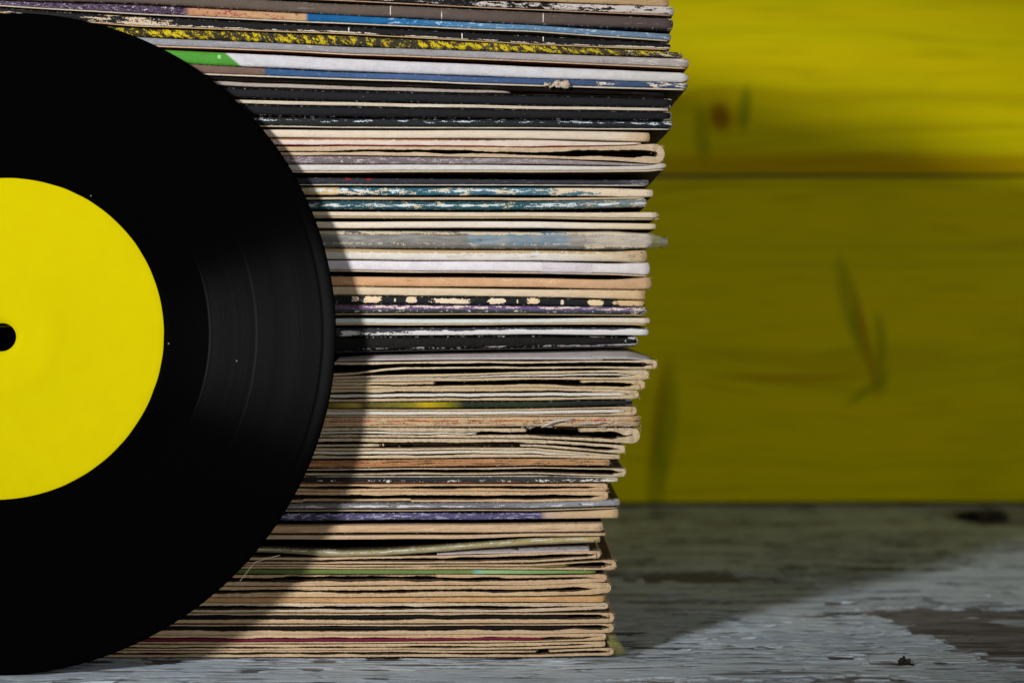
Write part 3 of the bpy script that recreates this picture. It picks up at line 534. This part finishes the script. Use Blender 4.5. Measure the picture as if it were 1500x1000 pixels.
sleeve('orange-tan sleeve with a notch torn in its lower card', [(0, 721, 736), (480, 720.5, 736), (780, 720.5, 735), (885, 720, 733)], 891, 'open', card=(214, 174, 128), t=(5.0, 3.4), recess=[(1, 440, 600, .004)], gap_amp=.5)
sleeve('metallic grey scuffed spine above the violet-blue one', [(0, 738, 749), (480, 737.5, 748.5), (780, 736, 748), (860, 734, 746), (905, 732, 744.5)], 909, base=[(0, (70, 68, 66)), (480, (120, 120, 124)), (700, (110, 110, 122)), (900, (150, 152, 160))], lower=(.28, (64, 56, 36)), layers=[W_(.5, (208, 206, 206), Lx=22, Lv=.35, vc=.55, vw=.45), W_(.62, (40, 38, 40), Lx=14, Lv=.4)], line=((190, 168, 130), 1.6), rough=.3)
sleeve('violet-blue spine with a tan worn corner', [(0, 752, 762), (480, 752, 762), (780, 751.5, 760.5), (860, 749, 760), (900, 746, 759.5)], 907, base=[(0, (50, 48, 64)), (480, (66, 64, 96)), (620, (82, 78, 118)), (790, (78, 76, 116)), (800, (196, 170, 156)), (830, (206, 178, 144)), (905, (204, 174, 132))], layers=[W_(.53, (160, 158, 184), Lx=16, Lv=.3, x1=800), W_(.67, (220, 178, 130), Lx=10, Lv=.5), W_(.6, (180, 146, 106), Lx=16, Lv=.3, x0=800)])
sleeve('thick pale tan board sleeve below the violet-blue spine', [(0, 770, 781), (480, 769.5, 780.5), (780, 767.5, 779.5), (880, 766.5, 779)], 884, base=[(0, (190, 150, 116)), (480, (206, 172, 136)), (880, (212, 184, 150))], layers=[W_(.56, (160, 122, 88), Lx=60, Lv=.12), W_(.6, (226, 200, 166), Lx=30, Lv=.2)], rough=.95)
sleeve('thin tan board edge resting on the wavy plastic sleeve', [(0, 784, 790), (480, 783.5, 790), (660, 783, 789), (780, 781, 785.5), (880, 780.5, 785)], 888, 'card', card=(208, 172, 134))
sleeve('wavy olive sleeve in shiny clear plastic with a bent kink', [(0, 797, 803), (400, 803.5, 809.5), (455, 806, 813), (470, 805, 815.5), (500, 808, 815.5), (560, 806, 814), (640, 800, 808.5), (700, 795, 803), (780, 789, 798.5), (870, 786, 794.5)], 880, base=[(0, (120, 110, 60)), (400, (140, 128, 74)), (480, (150, 140, 90)), (700, (150, 140, 80)), (870, (186, 164, 90))], lower=(.3, (130, 108, 60)), layers=[W_(.48, (226, 226, 220), Lx=14, Lv=.3, vc=.72, vw=.3), W_(.6, (90, 80, 40), Lx=20, Lv=.3)], rough=.2, plastic='sheen')  # pale layer paints in bright highlights of the plastic
sleeve('tan sleeve with a black and white picture face under the wavy plastic one', [(0, 817, 826), (480, 817, 826), (600, 814.5, 825), (780, 810, 824), (870, 807, 818)], 880, 'open', card=(208, 172, 134), t=(3.6, 2.8), pinch=8, faces=[('picture_face', (190, 184, 186), [(640, 813, 808), (690, 811.5, 804), (780, 809.5, 801), (868, 806.5, 800)], .007, [W_(.55, (34, 32, 34), Lx=18, Lv=.5), W_(.6, (120, 130, 124), Lx=24, Lv=.6)])])
sleeve('olive-faced tan sleeve directly above the bright green edge', [(0, 827, 833), (480, 827, 833), (780, 826.5, 834), (895, 819.5, 834)], 903, 'open', pinch=7, card=(200, 164, 122), t=(2.4, 3.0), inner=(.5, 2.5, (140, 126, 74), 835, .0002))
sleeve('bright green card edge among the tan sleeves low in the stack', [(0, 834, 841), (480, 834, 840.5), (780, 835.5, 841), (870, 835.5, 840)], 874, base=[(0, (60, 74, 26)), (470, (100, 124, 62)), (690, (112, 138, 76)), (700, (120, 190, 176)), (710, (150, 190, 130)), (870, (104, 132, 64))], layers=[W_(.66, (206, 214, 196), Lx=20, Lv=.4)], rough=.5)
sleeve('tan sleeve with a brown recess, directly below the bright green edge', [(0, 842, 858), (480, 841.5, 857.5), (780, 842, 856.5), (880, 841, 852)], 889, 'open', card=(208, 166, 124), t=(4.0, 6.0), recess=[(0, 420, 640, .002)], rag=.8)
sleeve('thick tan sleeve whose swollen corner bulges out, low in the stack', [(0, 859, 874), (480, 859, 874), (780, 858, 873), (870, 853.5, 871), (890, 854, 868)], 895, 'open', card=(210, 172, 126), t=(5.0, 6.2), rag=.8, gap_amp=.4)
sleeve('orange-tinged tan board edge above the pale grey-cream sleeve', [(0, 875.5, 883), (480, 875.5, 882.5), (780, 875, 882), (880, 872.5, 882)], 886, base=[(0, (190, 146, 100)), (880, (206, 162, 112))], layers=[W_(.58, (226, 188, 130), Lx=30, Lv=.3), W_(.6, (96, 64, 40), Lx=50, Lv=.15)], rough=.95, rag=1.0)
sleeve('pale grey-cream sleeve with rounded frayed corner, low in the stack', [(0, 884, 897), (480, 883.5, 897), (780, 883, 896), (880, 883, 892)], 891, 'open', card=(212, 190, 162), t=(4.6, 4.2), rag=.7)
sleeve('tan sleeve holding the upper of two dark record edges at the bottom', [(0, 899, 913), (480, 898.5, 913), (780, 898, 912.5), (895, 897.5, 912)], 900, 'open', pinch=7, card=(206, 170, 128), t=(2.6, 4.8), inner=(.52, 3.4, (30, 28, 28), 835, .0003))
sleeve('tan sleeve holding the lower of two dark record edges at the bottom', [(0, 914.5, 929), (480, 914.5, 929), (780, 914, 928), (895, 913, 926)], 899, 'open', pinch=7, card=(208, 174, 136), t=(1.8, 5.6), inner=(.62, 4.2, (30, 27, 26), 838, .0003))
sleeve('tan sleeve with a maroon lower card near the bottom', [(0, 930.5, 943), (480, 930, 943), (780, 929.5, 941), (880, 928, 938)], 888, 'open', card=(212, 174, 128), t=(4.6, 2.4), inner=(.2, 3.6, (120, 34, 66), 800, .0))
sleeve('tan board sleeve second from the table', [(0, 944.5, 952.5), (480, 944, 952.5), (780, 942, 951), (880, 939.5, 947)], 887, 'open', card=(212, 178, 136), t=(3.6, 2.8), rag=.6)
sleeve('bottom tan sleeve lying on the weathered table', [(0, 953.5, 962.5), (480, 953, 962.5), (780, 953, 962), (890, 949, 960)], 899, 'open', pinch=7, card=(200, 168, 130), t=(2.8, 3.8), recess=[(0, 790, 800, .006)])

def build_stack():
    n = len(SLEEVES)
    T, B = [], []
    for i, s in enumerate(SLEEVES):
        p = np.array(s['pts'], float)
        # smooth curves through the measured points
        def cur(k):
            y = np.interp(GX, p[:, 0], p[:, k]); e = (p[1, k] - p[0, k]) / (p[1, 0] - p[0, 0])
            y = np.where(GX < p[0, 0], p[0, k] + e * (GX - p[0, 0]), y)
            ker = np.hanning(15); ker /= ker.sum()
            return np.convolve(np.pad(y, 7, mode='edge'), ker, 'valid')
        tz, bz = Z_(cur(1)), Z_(cur(2))
        lo = noise1(GX, 90, 100 + i) * .5 / S
        T.append(tz + lo); B.append(bz + lo)
    eps = .12 / S
    B[n - 1] = np.maximum(B[n - 1], .00005)
    for i in range(n - 1, -1, -1):               # keep neighbours from cutting into each other
        if i < n - 1: B[i] = np.maximum(B[i], T[i + 1] + eps)
        T[i] = np.maximum(T[i], B[i] + 1.6 / S)
    for i, s in enumerate(SLEEVES):
        build_sleeve(s, i, T[i], B[i], T[i + 1] + .00004 if i < n - 1 else B[i])
    return T[0]

def solid_band(name, x, zt, zb, yf, mat, parent, end_px, round_end=.5, rows=9, round_y=.35, endback=.0012, fuzz=.0, seed=0, dep=DEP, ztb=None, zbb=None):
    """closed solid: rounded front edge, flat top and bottom, rounded right corner"""
    h = zt - zb; zc = (zt + zb) / 2
    hp = np.maximum(np.median(h) * S, 2)
    d = np.clip((end_px - x) / max(3.0, hp * round_end), 0, 1)          # 0 at tip
    k = np.sqrt(1 - (1 - d) ** 2.6); k = np.maximum(k, .22)
    hh = h * k; dp = np.clip((end_px - x) / 12.0, 0, 1); yo = endback * (1 - dp) ** 2
    t = np.linspace(math.pi / 2, -math.pi / 2, rows); ct, st = np.cos(t), np.sin(t)
    sy = np.sign(ct) * np.abs(ct) ** .62; sz = np.sign(st) * np.abs(st) ** .62
    e = np.minimum(round_y * h, .0011)
    nr = rows + 2; V = np.zeros((nr, len(x), 3)); UV = np.zeros((nr, len(x), 2))
    for r in range(rows):
        V[r, :, 0] = X_(x); V[r, :, 1] = yf + yo + e * (1 - sy[r]); V[r, :, 2] = zc + hh / 2 * sz[r]; UV[r, :, 1] = .5 + .5 * sz[r]
        if fuzz and 0 < r < rows - 1: V[r, :, 1] += noise1(x, 3.0, seed + r) * fuzz * .3 / S + noise1(x + r * 5, 14.0, seed + 50 + r) * fuzz * .5 / S
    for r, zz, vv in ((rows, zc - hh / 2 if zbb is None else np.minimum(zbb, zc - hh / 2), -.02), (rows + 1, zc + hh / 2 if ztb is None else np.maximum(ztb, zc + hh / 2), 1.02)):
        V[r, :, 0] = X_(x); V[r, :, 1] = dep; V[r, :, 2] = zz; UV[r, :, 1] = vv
    UV[..., 0] = (x + 130) / 1200.0
    nc = len(x); F = grid_faces(nr, nc, True)
    V = V.reshape(-1, 3); UV = UV.reshape(-1, 2)
    # end caps as fans
    c0, c1 = len(V), len(V) + 1
    V = np.vstack([V, [[X_(x[0]), dep / 2, zc[0]], [X_(x[-1]) + .08 * hh[-1], float(np.max(yf)) + endback + .002, zc[-1]]]]); UV = np.vstack([UV, [[(x[0] + 130) / 1200, .5], [(x[-1] + 130) / 1200, .5]]])
    r = np.arange(nr); r2 = (r + 1) % nr
    Fs = [tuple(f) for f in F] + [(c0, int(b) * nc, int(a) * nc) for a, b in zip(r, r2)] + [(c1, int(a) * nc + nc - 1, int(b) * nc + nc - 1) for a, b in zip(r, r2)]
    o = mesh_obj(name, V, Fs, mat, parent, True, UV)
    o.data.set_sharp_from_angle(angle=math.radians(60))
    return o

def ribbon(name, path_x, path_z, yf, thick, mat, parent, dep=DEP, drop=0.0):
    """strip of card following a path in x-z, standing DEP deep; its front edge faces the camera"""
    px = np.asarray(path_x); pz = np.asarray(path_z); n = len(px)
    tx = np.gradient(px); tz = np.gradient(pz); L = np.hypot(tx, tz) + 1e-12; nx, nz = -tz / L, tx / L
    thick = np.broadcast_to(thick, n); yf = np.broadcast_to(yf, n)
    offs = [(.5, .00009), (.32, .00002), (0, 0), (-.32, .00002), (-.5, .00009)]
    rows = []
    for k, yo in offs: rows.append(np.stack([px + nx * thick * k, yf + yo, pz + nz * thick * k], -1))
    for k in (-.5, .5): rows.append(np.stack([px + nx * thick * k, np.full(n, dep), pz + nz * thick * k - drop * (k > 0)], -1))
    V = np.array(rows); nr = len(rows); F = [tuple(f) for f in grid_faces(nr, n, True)]
    F += [tuple(k * n for k in range(nr)), tuple(k * n + n - 1 for k in range(nr))[::-1]]
    UV = np.zeros((nr, n, 2)); UV[..., 0] = np.linspace(0, 1, n); UV[..., 1] = np.linspace(1, 0, nr)[:, None]
    o = mesh_obj(name, V.reshape(-1, 3), F, mat, parent, True, UV.reshape(-1, 2)); o.data.set_sharp_from_angle(angle=math.radians(55))
    return o

def build_sleeve(s, i, zt, zb, znext):
    end = s['end']; start = max(-130.0, end - 999 + RNG.uniform(-4, 4))
    start = min(start, -5.0)
    x = np.arange(start, end - 3, 2.0); x = np.concatenate([x, np.linspace(end - 3, end - .4, 5)])
    top = np.interp(x, GX, zt); bot = np.interp(x, GX, zb); nxt = np.interp(x, GX, znext)
    root = bpy.data.objects.new('record_sleeve', None); col.objects.link(root)
    xm = float(X_((start + end) / 2)); root.location = (xm, DEP / 2, float(np.interp((start + end) / 2, GX, zb)))
    tag(root, s['label'], 'record sleeve', s['group'] or 'record sleeves piled in the stack')
    P = Matrix.Translation(root.location).inverted()
    def adopt(o):
        o.parent = root; o.matrix_parent_inverse = P; return o
    yf = s.get('yf', float(RNG.uniform(.0, .0008))); seed = i * 13 + 5
    rag = s.get('rag', .5)
    if s['kind'] == 'spine':
        ln = s.get('line'); zb2 = bot
        if ln:
            lt = np.minimum(ln[1] / S, (top - bot) * .3); zb2 = bot + lt + .0
        jit = noise1(x, 5.0, seed) * .12 * rag / S * 2
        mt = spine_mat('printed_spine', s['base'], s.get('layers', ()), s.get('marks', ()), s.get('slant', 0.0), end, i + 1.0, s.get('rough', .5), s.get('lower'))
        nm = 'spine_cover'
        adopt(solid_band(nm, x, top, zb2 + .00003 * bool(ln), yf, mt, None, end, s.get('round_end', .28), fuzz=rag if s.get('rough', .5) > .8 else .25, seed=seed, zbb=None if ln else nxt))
        if ln:
            xl = x[x < end - 4]; m2 = len(xl)
            adopt(solid_band('card_edge', xl, (zb2)[:m2] + noise1(xl, 4, seed) * .00002, bot[:m2], yf + .0001 + .0001, card_mat(ln[0]), None, end - 4, .5, rows=5, zbb=nxt[:m2]))
    elif s['kind'] == 'card':
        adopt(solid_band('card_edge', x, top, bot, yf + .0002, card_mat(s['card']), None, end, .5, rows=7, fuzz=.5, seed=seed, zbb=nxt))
    else:
        tt, tb = s['t']; tt *= .95 / S; tb *= .95 / S
        H = top - bot
        sc = np.minimum(1, (H * .96) / (tt + tb)); j1 = 1 + .24 * noise1(x, 33, seed) + .07 * noise1(x, 6, seed + 1) + .05 * noise1(x, 2.5, seed + 6); j2 = 1 + .24 * noise1(x, 37, seed + 2) + .07 * noise1(x, 6, seed + 3) + .05 * noise1(x, 2.5, seed + 7)
        ttv, tbv = tt * sc * np.clip(j1, .5, 1.4), tb * sc * np.clip(j2, .5, 1.4)
        pin = s.get('pinch', float(RNG.uniform(16, 46))); q = sstep(end - pin - 14, end - pin * .35, x + 3 * noise1(x, 5, seed + 4)) * s.get('pk', .97)
        sp_ = .5 + .06 * noise1(x, 9, seed + 5)
        ttv = ttv + (H * sp_ - ttv) * q; tbv = tbv + (H * (1 - sp_) - tbv) * q
        over = np.minimum(1, H * .98 / (ttv + tbv)); ttv *= over; tbv *= over
        # U-shaped fold at the right end
        r = H[-1] / 2; tcard = max(ttv[-1], tbv[-1], 3.2 / S); rx = max(r - tcard / 2, .3 / S)
        xe = end - (r * S); keep = x < xe - 1
        xt = x[keep]; zt_ = (top - ttv / 2)[keep]; zb_ = (bot + tbv / 2)[keep]
        # cards pinch together before the fold
        a = np.linspace(math.pi / 2, -math.pi / 2, 13)[1:-1]; zc = (zt_[-1] + zb_[-1]) / 2; rz = (zt_[-1] - zb_[-1]) / 2
        ax = X_(xe) + np.cos(a) * max(rx, rz); az = zc + np.sin(a) * rz
        path_x = np.concatenate([X_(xt), ax, X_(xt)[::-1]]); path_z = np.concatenate([zt_, az, zb_[::-1]])
        th = np.concatenate([ttv[keep], np.linspace(ttv[keep][-1], tbv[keep][-1], len(a)), tbv[keep][::-1]])
        def edge(xx, sd, which):
            y = noise1(xx, 4.0, sd) * .00016 * rag + sstep(end - 40, end, xx) * noise1(xx, 7.0, sd + 7) * .0004 + noise1(xx, 17.0, sd + 1) * .00022 * rag + noise1(xx, 70.0, sd + 2) * .0003 * rag
            for (wc, x0, x1, dp) in s.get('recess', []):
                if wc == which: y = y + dp * sstep(x0 - 3, x0 + 2, xx + noise1(xx, 6, sd + 3) * 4) * sstep(x1 + 3, x1 - 2, xx + noise1(xx, 6, sd + 4) * 4)
            return y
        yv = yf + .0002 + np.concatenate([edge(xt, seed, 0), .0004 + np.zeros(len(a)), edge(xt, seed + 9, 1)[::-1]])
        yv = np.maximum(yv, -.0004)
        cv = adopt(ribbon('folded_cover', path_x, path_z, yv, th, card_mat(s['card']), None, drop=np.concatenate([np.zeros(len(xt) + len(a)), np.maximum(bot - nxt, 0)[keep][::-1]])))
        if s.get('top'):           # printed face of the upper card
            tm = card_mat(s['top'], .5, .25); cv.data.materials.append(tm)
            me = cv.data; npt = len(path_x)
            for p in me.polygons:
                if len(p.vertices) == 4 and p.normal.z > .8: p.material_index = 1
        # bulk that fills the gap near the corner: inner fold of the sleeve
        inner = s.get('inner')
        gap_t = top - ttv - .00004; gap_b = bot + tbv + .00004
        if inner:
            fr, tk, cc, xend, rec = inner; tk /= S
            kk = x < xend; room = np.maximum(gap_t - gap_b, 0); tkv = np.minimum(tk, room * .96); ok = kk & (room > .4 / S)
            xi = x[ok]
            if len(xi) > 20:
                mid = gap_b + tkv / 2 + (room - tkv) * fr
                mid, tkv = mid[ok], tkv[ok]
                o = adopt(solid_band('inner_sleeve', xi, mid + tkv / 2, mid - tkv / 2, yf + .0006 + rec, card_mat(cc, .7, .35), None, xend, .5, rows=5, fuzz=.15, seed=seed, ztb=gap_t[ok], zbb=gap_b[ok]))
        else:
            room = np.maximum(gap_t - gap_b, 0); ok = (room > .5 / S) & (x < end - 30)
            xi = x[ok]
            if len(xi) > 40:
                mid = ((gap_t + gap_b) / 2 + noise1(x, 60, seed + 3) * room * .2)[ok]; tkv = np.minimum(1.3 / S, room * .5)[ok]
                adopt(solid_band('inner_sleeve', xi, mid + tkv / 2, mid - tkv / 2, yf + .010 + .004 * noise1(xi, 200, seed), card_mat((120, 90, 62), .8, .5), None, end - 30, .5, rows=5, fuzz=.15, seed=seed, ztb=gap_t[ok], zbb=gap_b[ok]))
    # ---- extras that belong to a single sleeve
    if s['kind'] == 'open' or s.get('rough', .5) > .8:
        rg = np.random.default_rng(seed + 900); V = []; F = []; nh = 90
        for k in range(nh):
            atend = k < 45
            xx = end - abs(rg.normal(0, 9)) if atend else rg.uniform(350, end)
            zt1, zb1 = np.interp(xx, x, top), np.interp(xx, x, bot); z1 = rg.uniform(zb1, zt1) if atend else (zt1 if rg.random() < .5 else zb1) + rg.normal(0, .3) / S
            L = rg.uniform(1.2, 4.5) / S; an = rg.uniform(-1.2, 1.2) if atend else rg.choice([0, math.pi]) + rg.normal(0, .5)
            dx, dz = math.cos(an) * L, math.sin(an) * L * .7; wd = rg.uniform(.12, .3) / S; y0 = yf + (rg.uniform(0, .003) if atend else 0); dy = rg.uniform(.0001, .0006)
            b0 = len(V); X0 = float(X_(xx))
            V += [(X0, y0, z1 - wd), (X0, y0, z1 + wd), (X0 + dx * .5, y0 - dy, z1 + dz * .4 + wd), (X0 + dx * .5, y0 - dy, z1 + dz * .4 - wd), (X0 + dx, y0 - dy * .6, z1 + dz)]
            F += [(b0, b0 + 1, b0 + 2, b0 + 3), (b0 + 3, b0 + 2, b0 + 4)]
        o = adopt(mesh_obj('frayed_fibres', V, F, card_mat(s.get('card', (206, 184, 150)), .9, .3), None)); o['kind'] = 'stuff'
    for (nm, cc, pts, dpt, mk) in s.get('faces', []):
        p = np.array(pts, float); xs = np.arange(p[0, 0], p[-1, 0], 4.0); yf_ = np.interp(xs, p[:, 0], p[:, 1]); yb_ = np.interp(xs, p[:, 0], p[:, 2]); V = []; rows = 6
        for r in range(rows):
            g = r / (rows - 1); zz = Z_(yf_ + (yb_ - yf_) * g ** .8) + noise1(xs, 40, seed + 3) * .3 / S * g
            for q_ in range(len(xs)): V.append((float(X_(xs[q_])), yf + .0004 + dpt * g, float(zz[q_])))
        UV = np.zeros((rows * len(xs), 2)); UV[:, 0] = np.tile((xs + 130) / 1200, rows); UV[:, 1] = np.repeat(np.linspace(0, 1, rows), len(xs))
        o = adopt(mesh_obj(nm, V, [tuple(f) for f in grid_faces(rows, len(xs))], spine_mat('printed_face', [(0, cc)], mk, (), 0, 2000, i + 40.0, .6), None, True, UV))
        md = o.modifiers.new('thick', 'SOLIDIFY'); md.thickness = .00012; md.offset = -1
    if s.get('torn'):
        x0, x1 = s['torn']; V = []; F = []
        rng = np.random.default_rng(4); m = 14
        xs = np.linspace(x0 - 8, x1 + 2, m); zb0 = np.interp(xs, x, bot)
        for r, (dy, dz) in enumerate([(-.0003, 9.5), (-.0011, 7.0), (-.0013, 3.0), (-.0009, .2), (-.0006, -1.0)]):
            for q, xx in enumerate(xs):
                narrow = .45 + .55 * (q / m > .3) if r < 2 else 1
                V.append((X_(xx) + rng.normal(0, .0003), yf + dy + rng.normal(0, .0003), zb0[q] + (dz * narrow + rng.normal(0, 1.3)) / S))
        F = [tuple(f) for f in grid_faces(5, m)]
        o = adopt(mesh_obj('torn_paper', V, F, card_mat((222, 206, 182)), None)); md = o.modifiers.new('thick', 'SOLIDIFY'); md.thickness = .0003; md.offset = 0
    if s.get('tape'):
        x0, x1 = s['tape']; xs = np.linspace(x0, x1, 60); V = []; rows = 10
        for r in range(rows):
            f = r / (rows - 1); xx = xs + noise1(np.full(60, r * 7.0), 9, 3) * 3
            zt0 = np.interp(xx, x, top); zb0 = np.interp(xx, x, bot)
            yy = yf - .00012 - .00045 * np.abs(noise1(xx + r * 9.0, 11, 8)) - .0002 * (1 - (2 * f - 1) ** 2)
            if r in (0, rows - 1): yy = yy + .0005
            for q in range(60): V.append((float(X_(xx[q])), float(yy[q]), float(zb0[q] + (zt0[q] - zb0[q]) * f)))
        t = plastic_mat('clear_tape', (225, 218, 225), .38); o = adopt(mesh_obj('tape', V, [tuple(f) for f in grid_faces(rows, 60)], t, None))
    if s.get('fibres'):
        rng = np.random.default_rng(12)
        def strip(pts, wd, nm='torn_fibre'):
            V = []; 
            for k, (xx, yy, dy) in enumerate(pts):
                wd[k] *= .62; V += [(float(X_(xx)), yf - dy, float(Z_(yy + wd[k]))), (float(X_(xx)), yf - dy - .0002, float(Z_(yy - wd[k])))]
            F = [(2 * k, 2 * k + 2, 2 * k + 3, 2 * k + 1) for k in range(len(pts) - 1)]
            o = adopt(mesh_obj(nm, V, F, card_mat((216, 210, 208), .9, .3), None)); md = o.modifiers.new('thick', 'SOLIDIFY'); md.thickness = .0001; md.offset = 0
        strip([(793, 625, .0006), (800, 622, .0012), (806, 619, .0013), (818, 616, .0011), (832, 614, .0008), (842, 613, .0003)], [1.5, 3.2, 2.6, 2.4, 1.5, .6])
        strip([(846, 621, .0003), (862, 620, .0008), (872, 620, .0011), (884, 617, .0012), (892, 619, .001), (899, 622, .0008), (905, 630, .0006)], [.8, 1.4, 1.8, 1.2, .9, .6, .5])
        strip([(806, 617, .0005), (815, 614, .0012), (825, 615, .0009), (838, 618, .0004)], [.6, 1.0, 1.2, .5])
        for k in range(26):
            xx = rng.uniform(760, 932); yy = rng.uniform(612, 626); L = rng.uniform(4, 12); b = rng.uniform(-3, 3)
            strip([(xx, yy, .0002), (xx + L * .5, yy + b, .0007), (xx + L, yy + b * .3, .0004)], [.25, .35, .2])
    pl = s.get('plastic')
    if pl == 'pinch':
        mt = plastic_mat('clear_plastic', (196, 196, 190), .34)
        xs = np.concatenate([np.arange(300.0, 956, 6), np.linspace(956, 979, 8)])
        zt0 = np.interp(np.minimum(xs, 955), x, top) + 1.2 / S; zb0 = np.interp(np.minimum(xs, 955), x, bot) - 1.2 / S
        f = np.clip((xs - 955) / 24, 0, 1); zt0 = zt0 - f * 7 / S; zb0 = zb0 + f * 3 / S
        rows = 11; V = []
        for r in range(rows):
            g = r / (rows - 1); bul = math.sin(g * math.pi) ** .5
            yy = yf + .0025 - .0031 * bul + .0003 * noise1(xs + r * 11, 16, 77) + .003 * f
            for q in range(len(xs)): V.append((float(X_(xs[q])) , float(yy[q]), float(zt0[q] + (zb0[q] - zt0[q]) * g)))
        n_ = len(xs); F = [tuple(f_) for f_ in grid_faces(rows, n_)]
        # pinched seal at the tip
        tip = [(float(X_(979.5)), yf + .004 + .012 * k, float(Z_(344 + j * 17 + 1.5 * math.sin(k * 3 + j)))) for j in (0, 1) for k in range(4)]
        V += tip; b0 = rows * n_; F += [(b0 + k, b0 + k + 1, b0 + 5 + k, b0 + 4 + k) for k in range(3)]
        adopt(mesh_obj('plastic_wrap', V, F, mt, None))
    if pl == 'sheen':
        mt = plastic_mat('clear_plastic', (210, 205, 180), .25)
        xs = np.arange(330.0, 872, 5); zt0 = np.interp(xs, x, top) + .6 / S; zb0 = np.interp(xs, x, bot) - .4 / S; rows = 9; V = []
        for r in range(rows):
            g = r / (rows - 1)
            yy = yf + .0006 - .0012 * math.sin(g * math.pi) ** .5 + .00025 * noise1(xs + 5 * r, 13, 31) - .0012 * np.exp(-((xs - 470) / 7) ** 2)
            for q in range(len(xs)): V.append((float(X_(xs[q])), float(yy[q]), float(zt0[q] + (zb0[q] - zt0[q]) * g)))
        adopt(mesh_obj('plastic_wrap', V, [tuple(f) for f in grid_faces(rows, len(xs))], mt, None))
    if 'bottom tan sleeve' in s['label']:
        mt = plastic_mat('olive_plastic', (140, 136, 78), .46)  # olive tint paints in the yellow wall showing through clear plastic
        out = [(889, 913), (896, 922), (904, 934), (912, 947), (918, 955), (915, 960), (905, 962), (893, 962.3)]; V = []; m = len(out)
        for r in range(5):
            g = r / 4
            for k, (xx, yy) in enumerate(out):
                V.append((float(X_(886 + (xx - 886) * (1 - .25 * g))), .002 + .03 * g + .0014 * math.sin(k * 1.1) * (1 - g), max(.0002, float(Z_(yy + (940 - yy) * .05 * g)))))
        cen = len(V); V.append((float(X_(890)), .0035, float(Z_(945))))
        F = [tuple(f) for f in grid_faces(5, m)] + [(cen, k, k + 1) for k in range(m - 1)]
        adopt(mesh_obj('plastic_corner', V, F, mt, None))
    return root

ztop = build_stack()

# the stack goes on above the picture; its top sleeves lie skewed and shade the wall behind
def build_upper():
    mt = card_mat((200, 176, 140)); z = float(ztop.max()) + .0003; k = 0
    while z < .245:
        h = .0036 + .002 * random.Random(k).random(); x = np.arange(-28.0, 1250.0, 12.0); skew = z > .2085
        root = bpy.data.objects.new('record_sleeve', None); col.objects.link(root)
        e = 984 + 10 * math.sin(k * 2.3) + (250 if .2025 < z and not skew else 0); xm = float(X_((e - 28) / 2))  # some unseen sleeves widened on the right to shade the lower board
        tag(root, 'plain tan sleeve in the skewed pile topping the stack' if skew else 'plain tan sleeve squared up under the skewed top pile', 'record sleeve', 'skewed sleeves on top of the stack' if skew else 'square sleeves near the top of the stack')
        n = int((x < e).sum()); o = solid_band('spine_cover', x[:n], np.full(n, h), np.zeros(n), .0005, mt, None, e, .3, rows=7)
        o.parent = root; o.matrix_parent_inverse = Matrix.Translation((xm, DEP / 2, 0)).inverted()
        root.location = (xm, DEP / 2, z)
        if skew: root.location.x = -.125; root.rotation_euler[2] = math.radians(20 + 2 * math.sin(k))
        z += h + .0002; k += 1
build_upper()

# a stray hair on the record's lower rim
def build_hair():
    pts = [(352, 850), (366, 832), (375, 822), (390, 817), (411, 812)]
    cu = bpy.data.curves.new('hair', 'CURVE'); cu.dimensions = '3D'; cu.bevel_depth = .00006; sp = cu.splines.new('POLY'); sp.points.add(len(pts) - 1)
    for k, (px, py) in enumerate(pts):
        d = CAMD - .0235; sp.points[k].co = ((px - 750) / FPX * d, d - CAMD - .0012, CAMH + (HOR - py) / FPX * d, 1)
    o0 = bpy.data.objects.new('hair_curve', cu); col.objects.link(o0)
    dg = bpy.context.evaluated_depsgraph_get(); me = bpy.data.meshes.new_from_object(o0.evaluated_get(dg)); bpy.data.objects.remove(o0)
    o = bpy.data.objects.new('hair', me); col.objects.link(o); me.materials.append(card_mat((150, 140, 125)))
    tag(o, 'fine pale hair clinging to the lower rim of the vinyl single', 'hair')
build_hair()
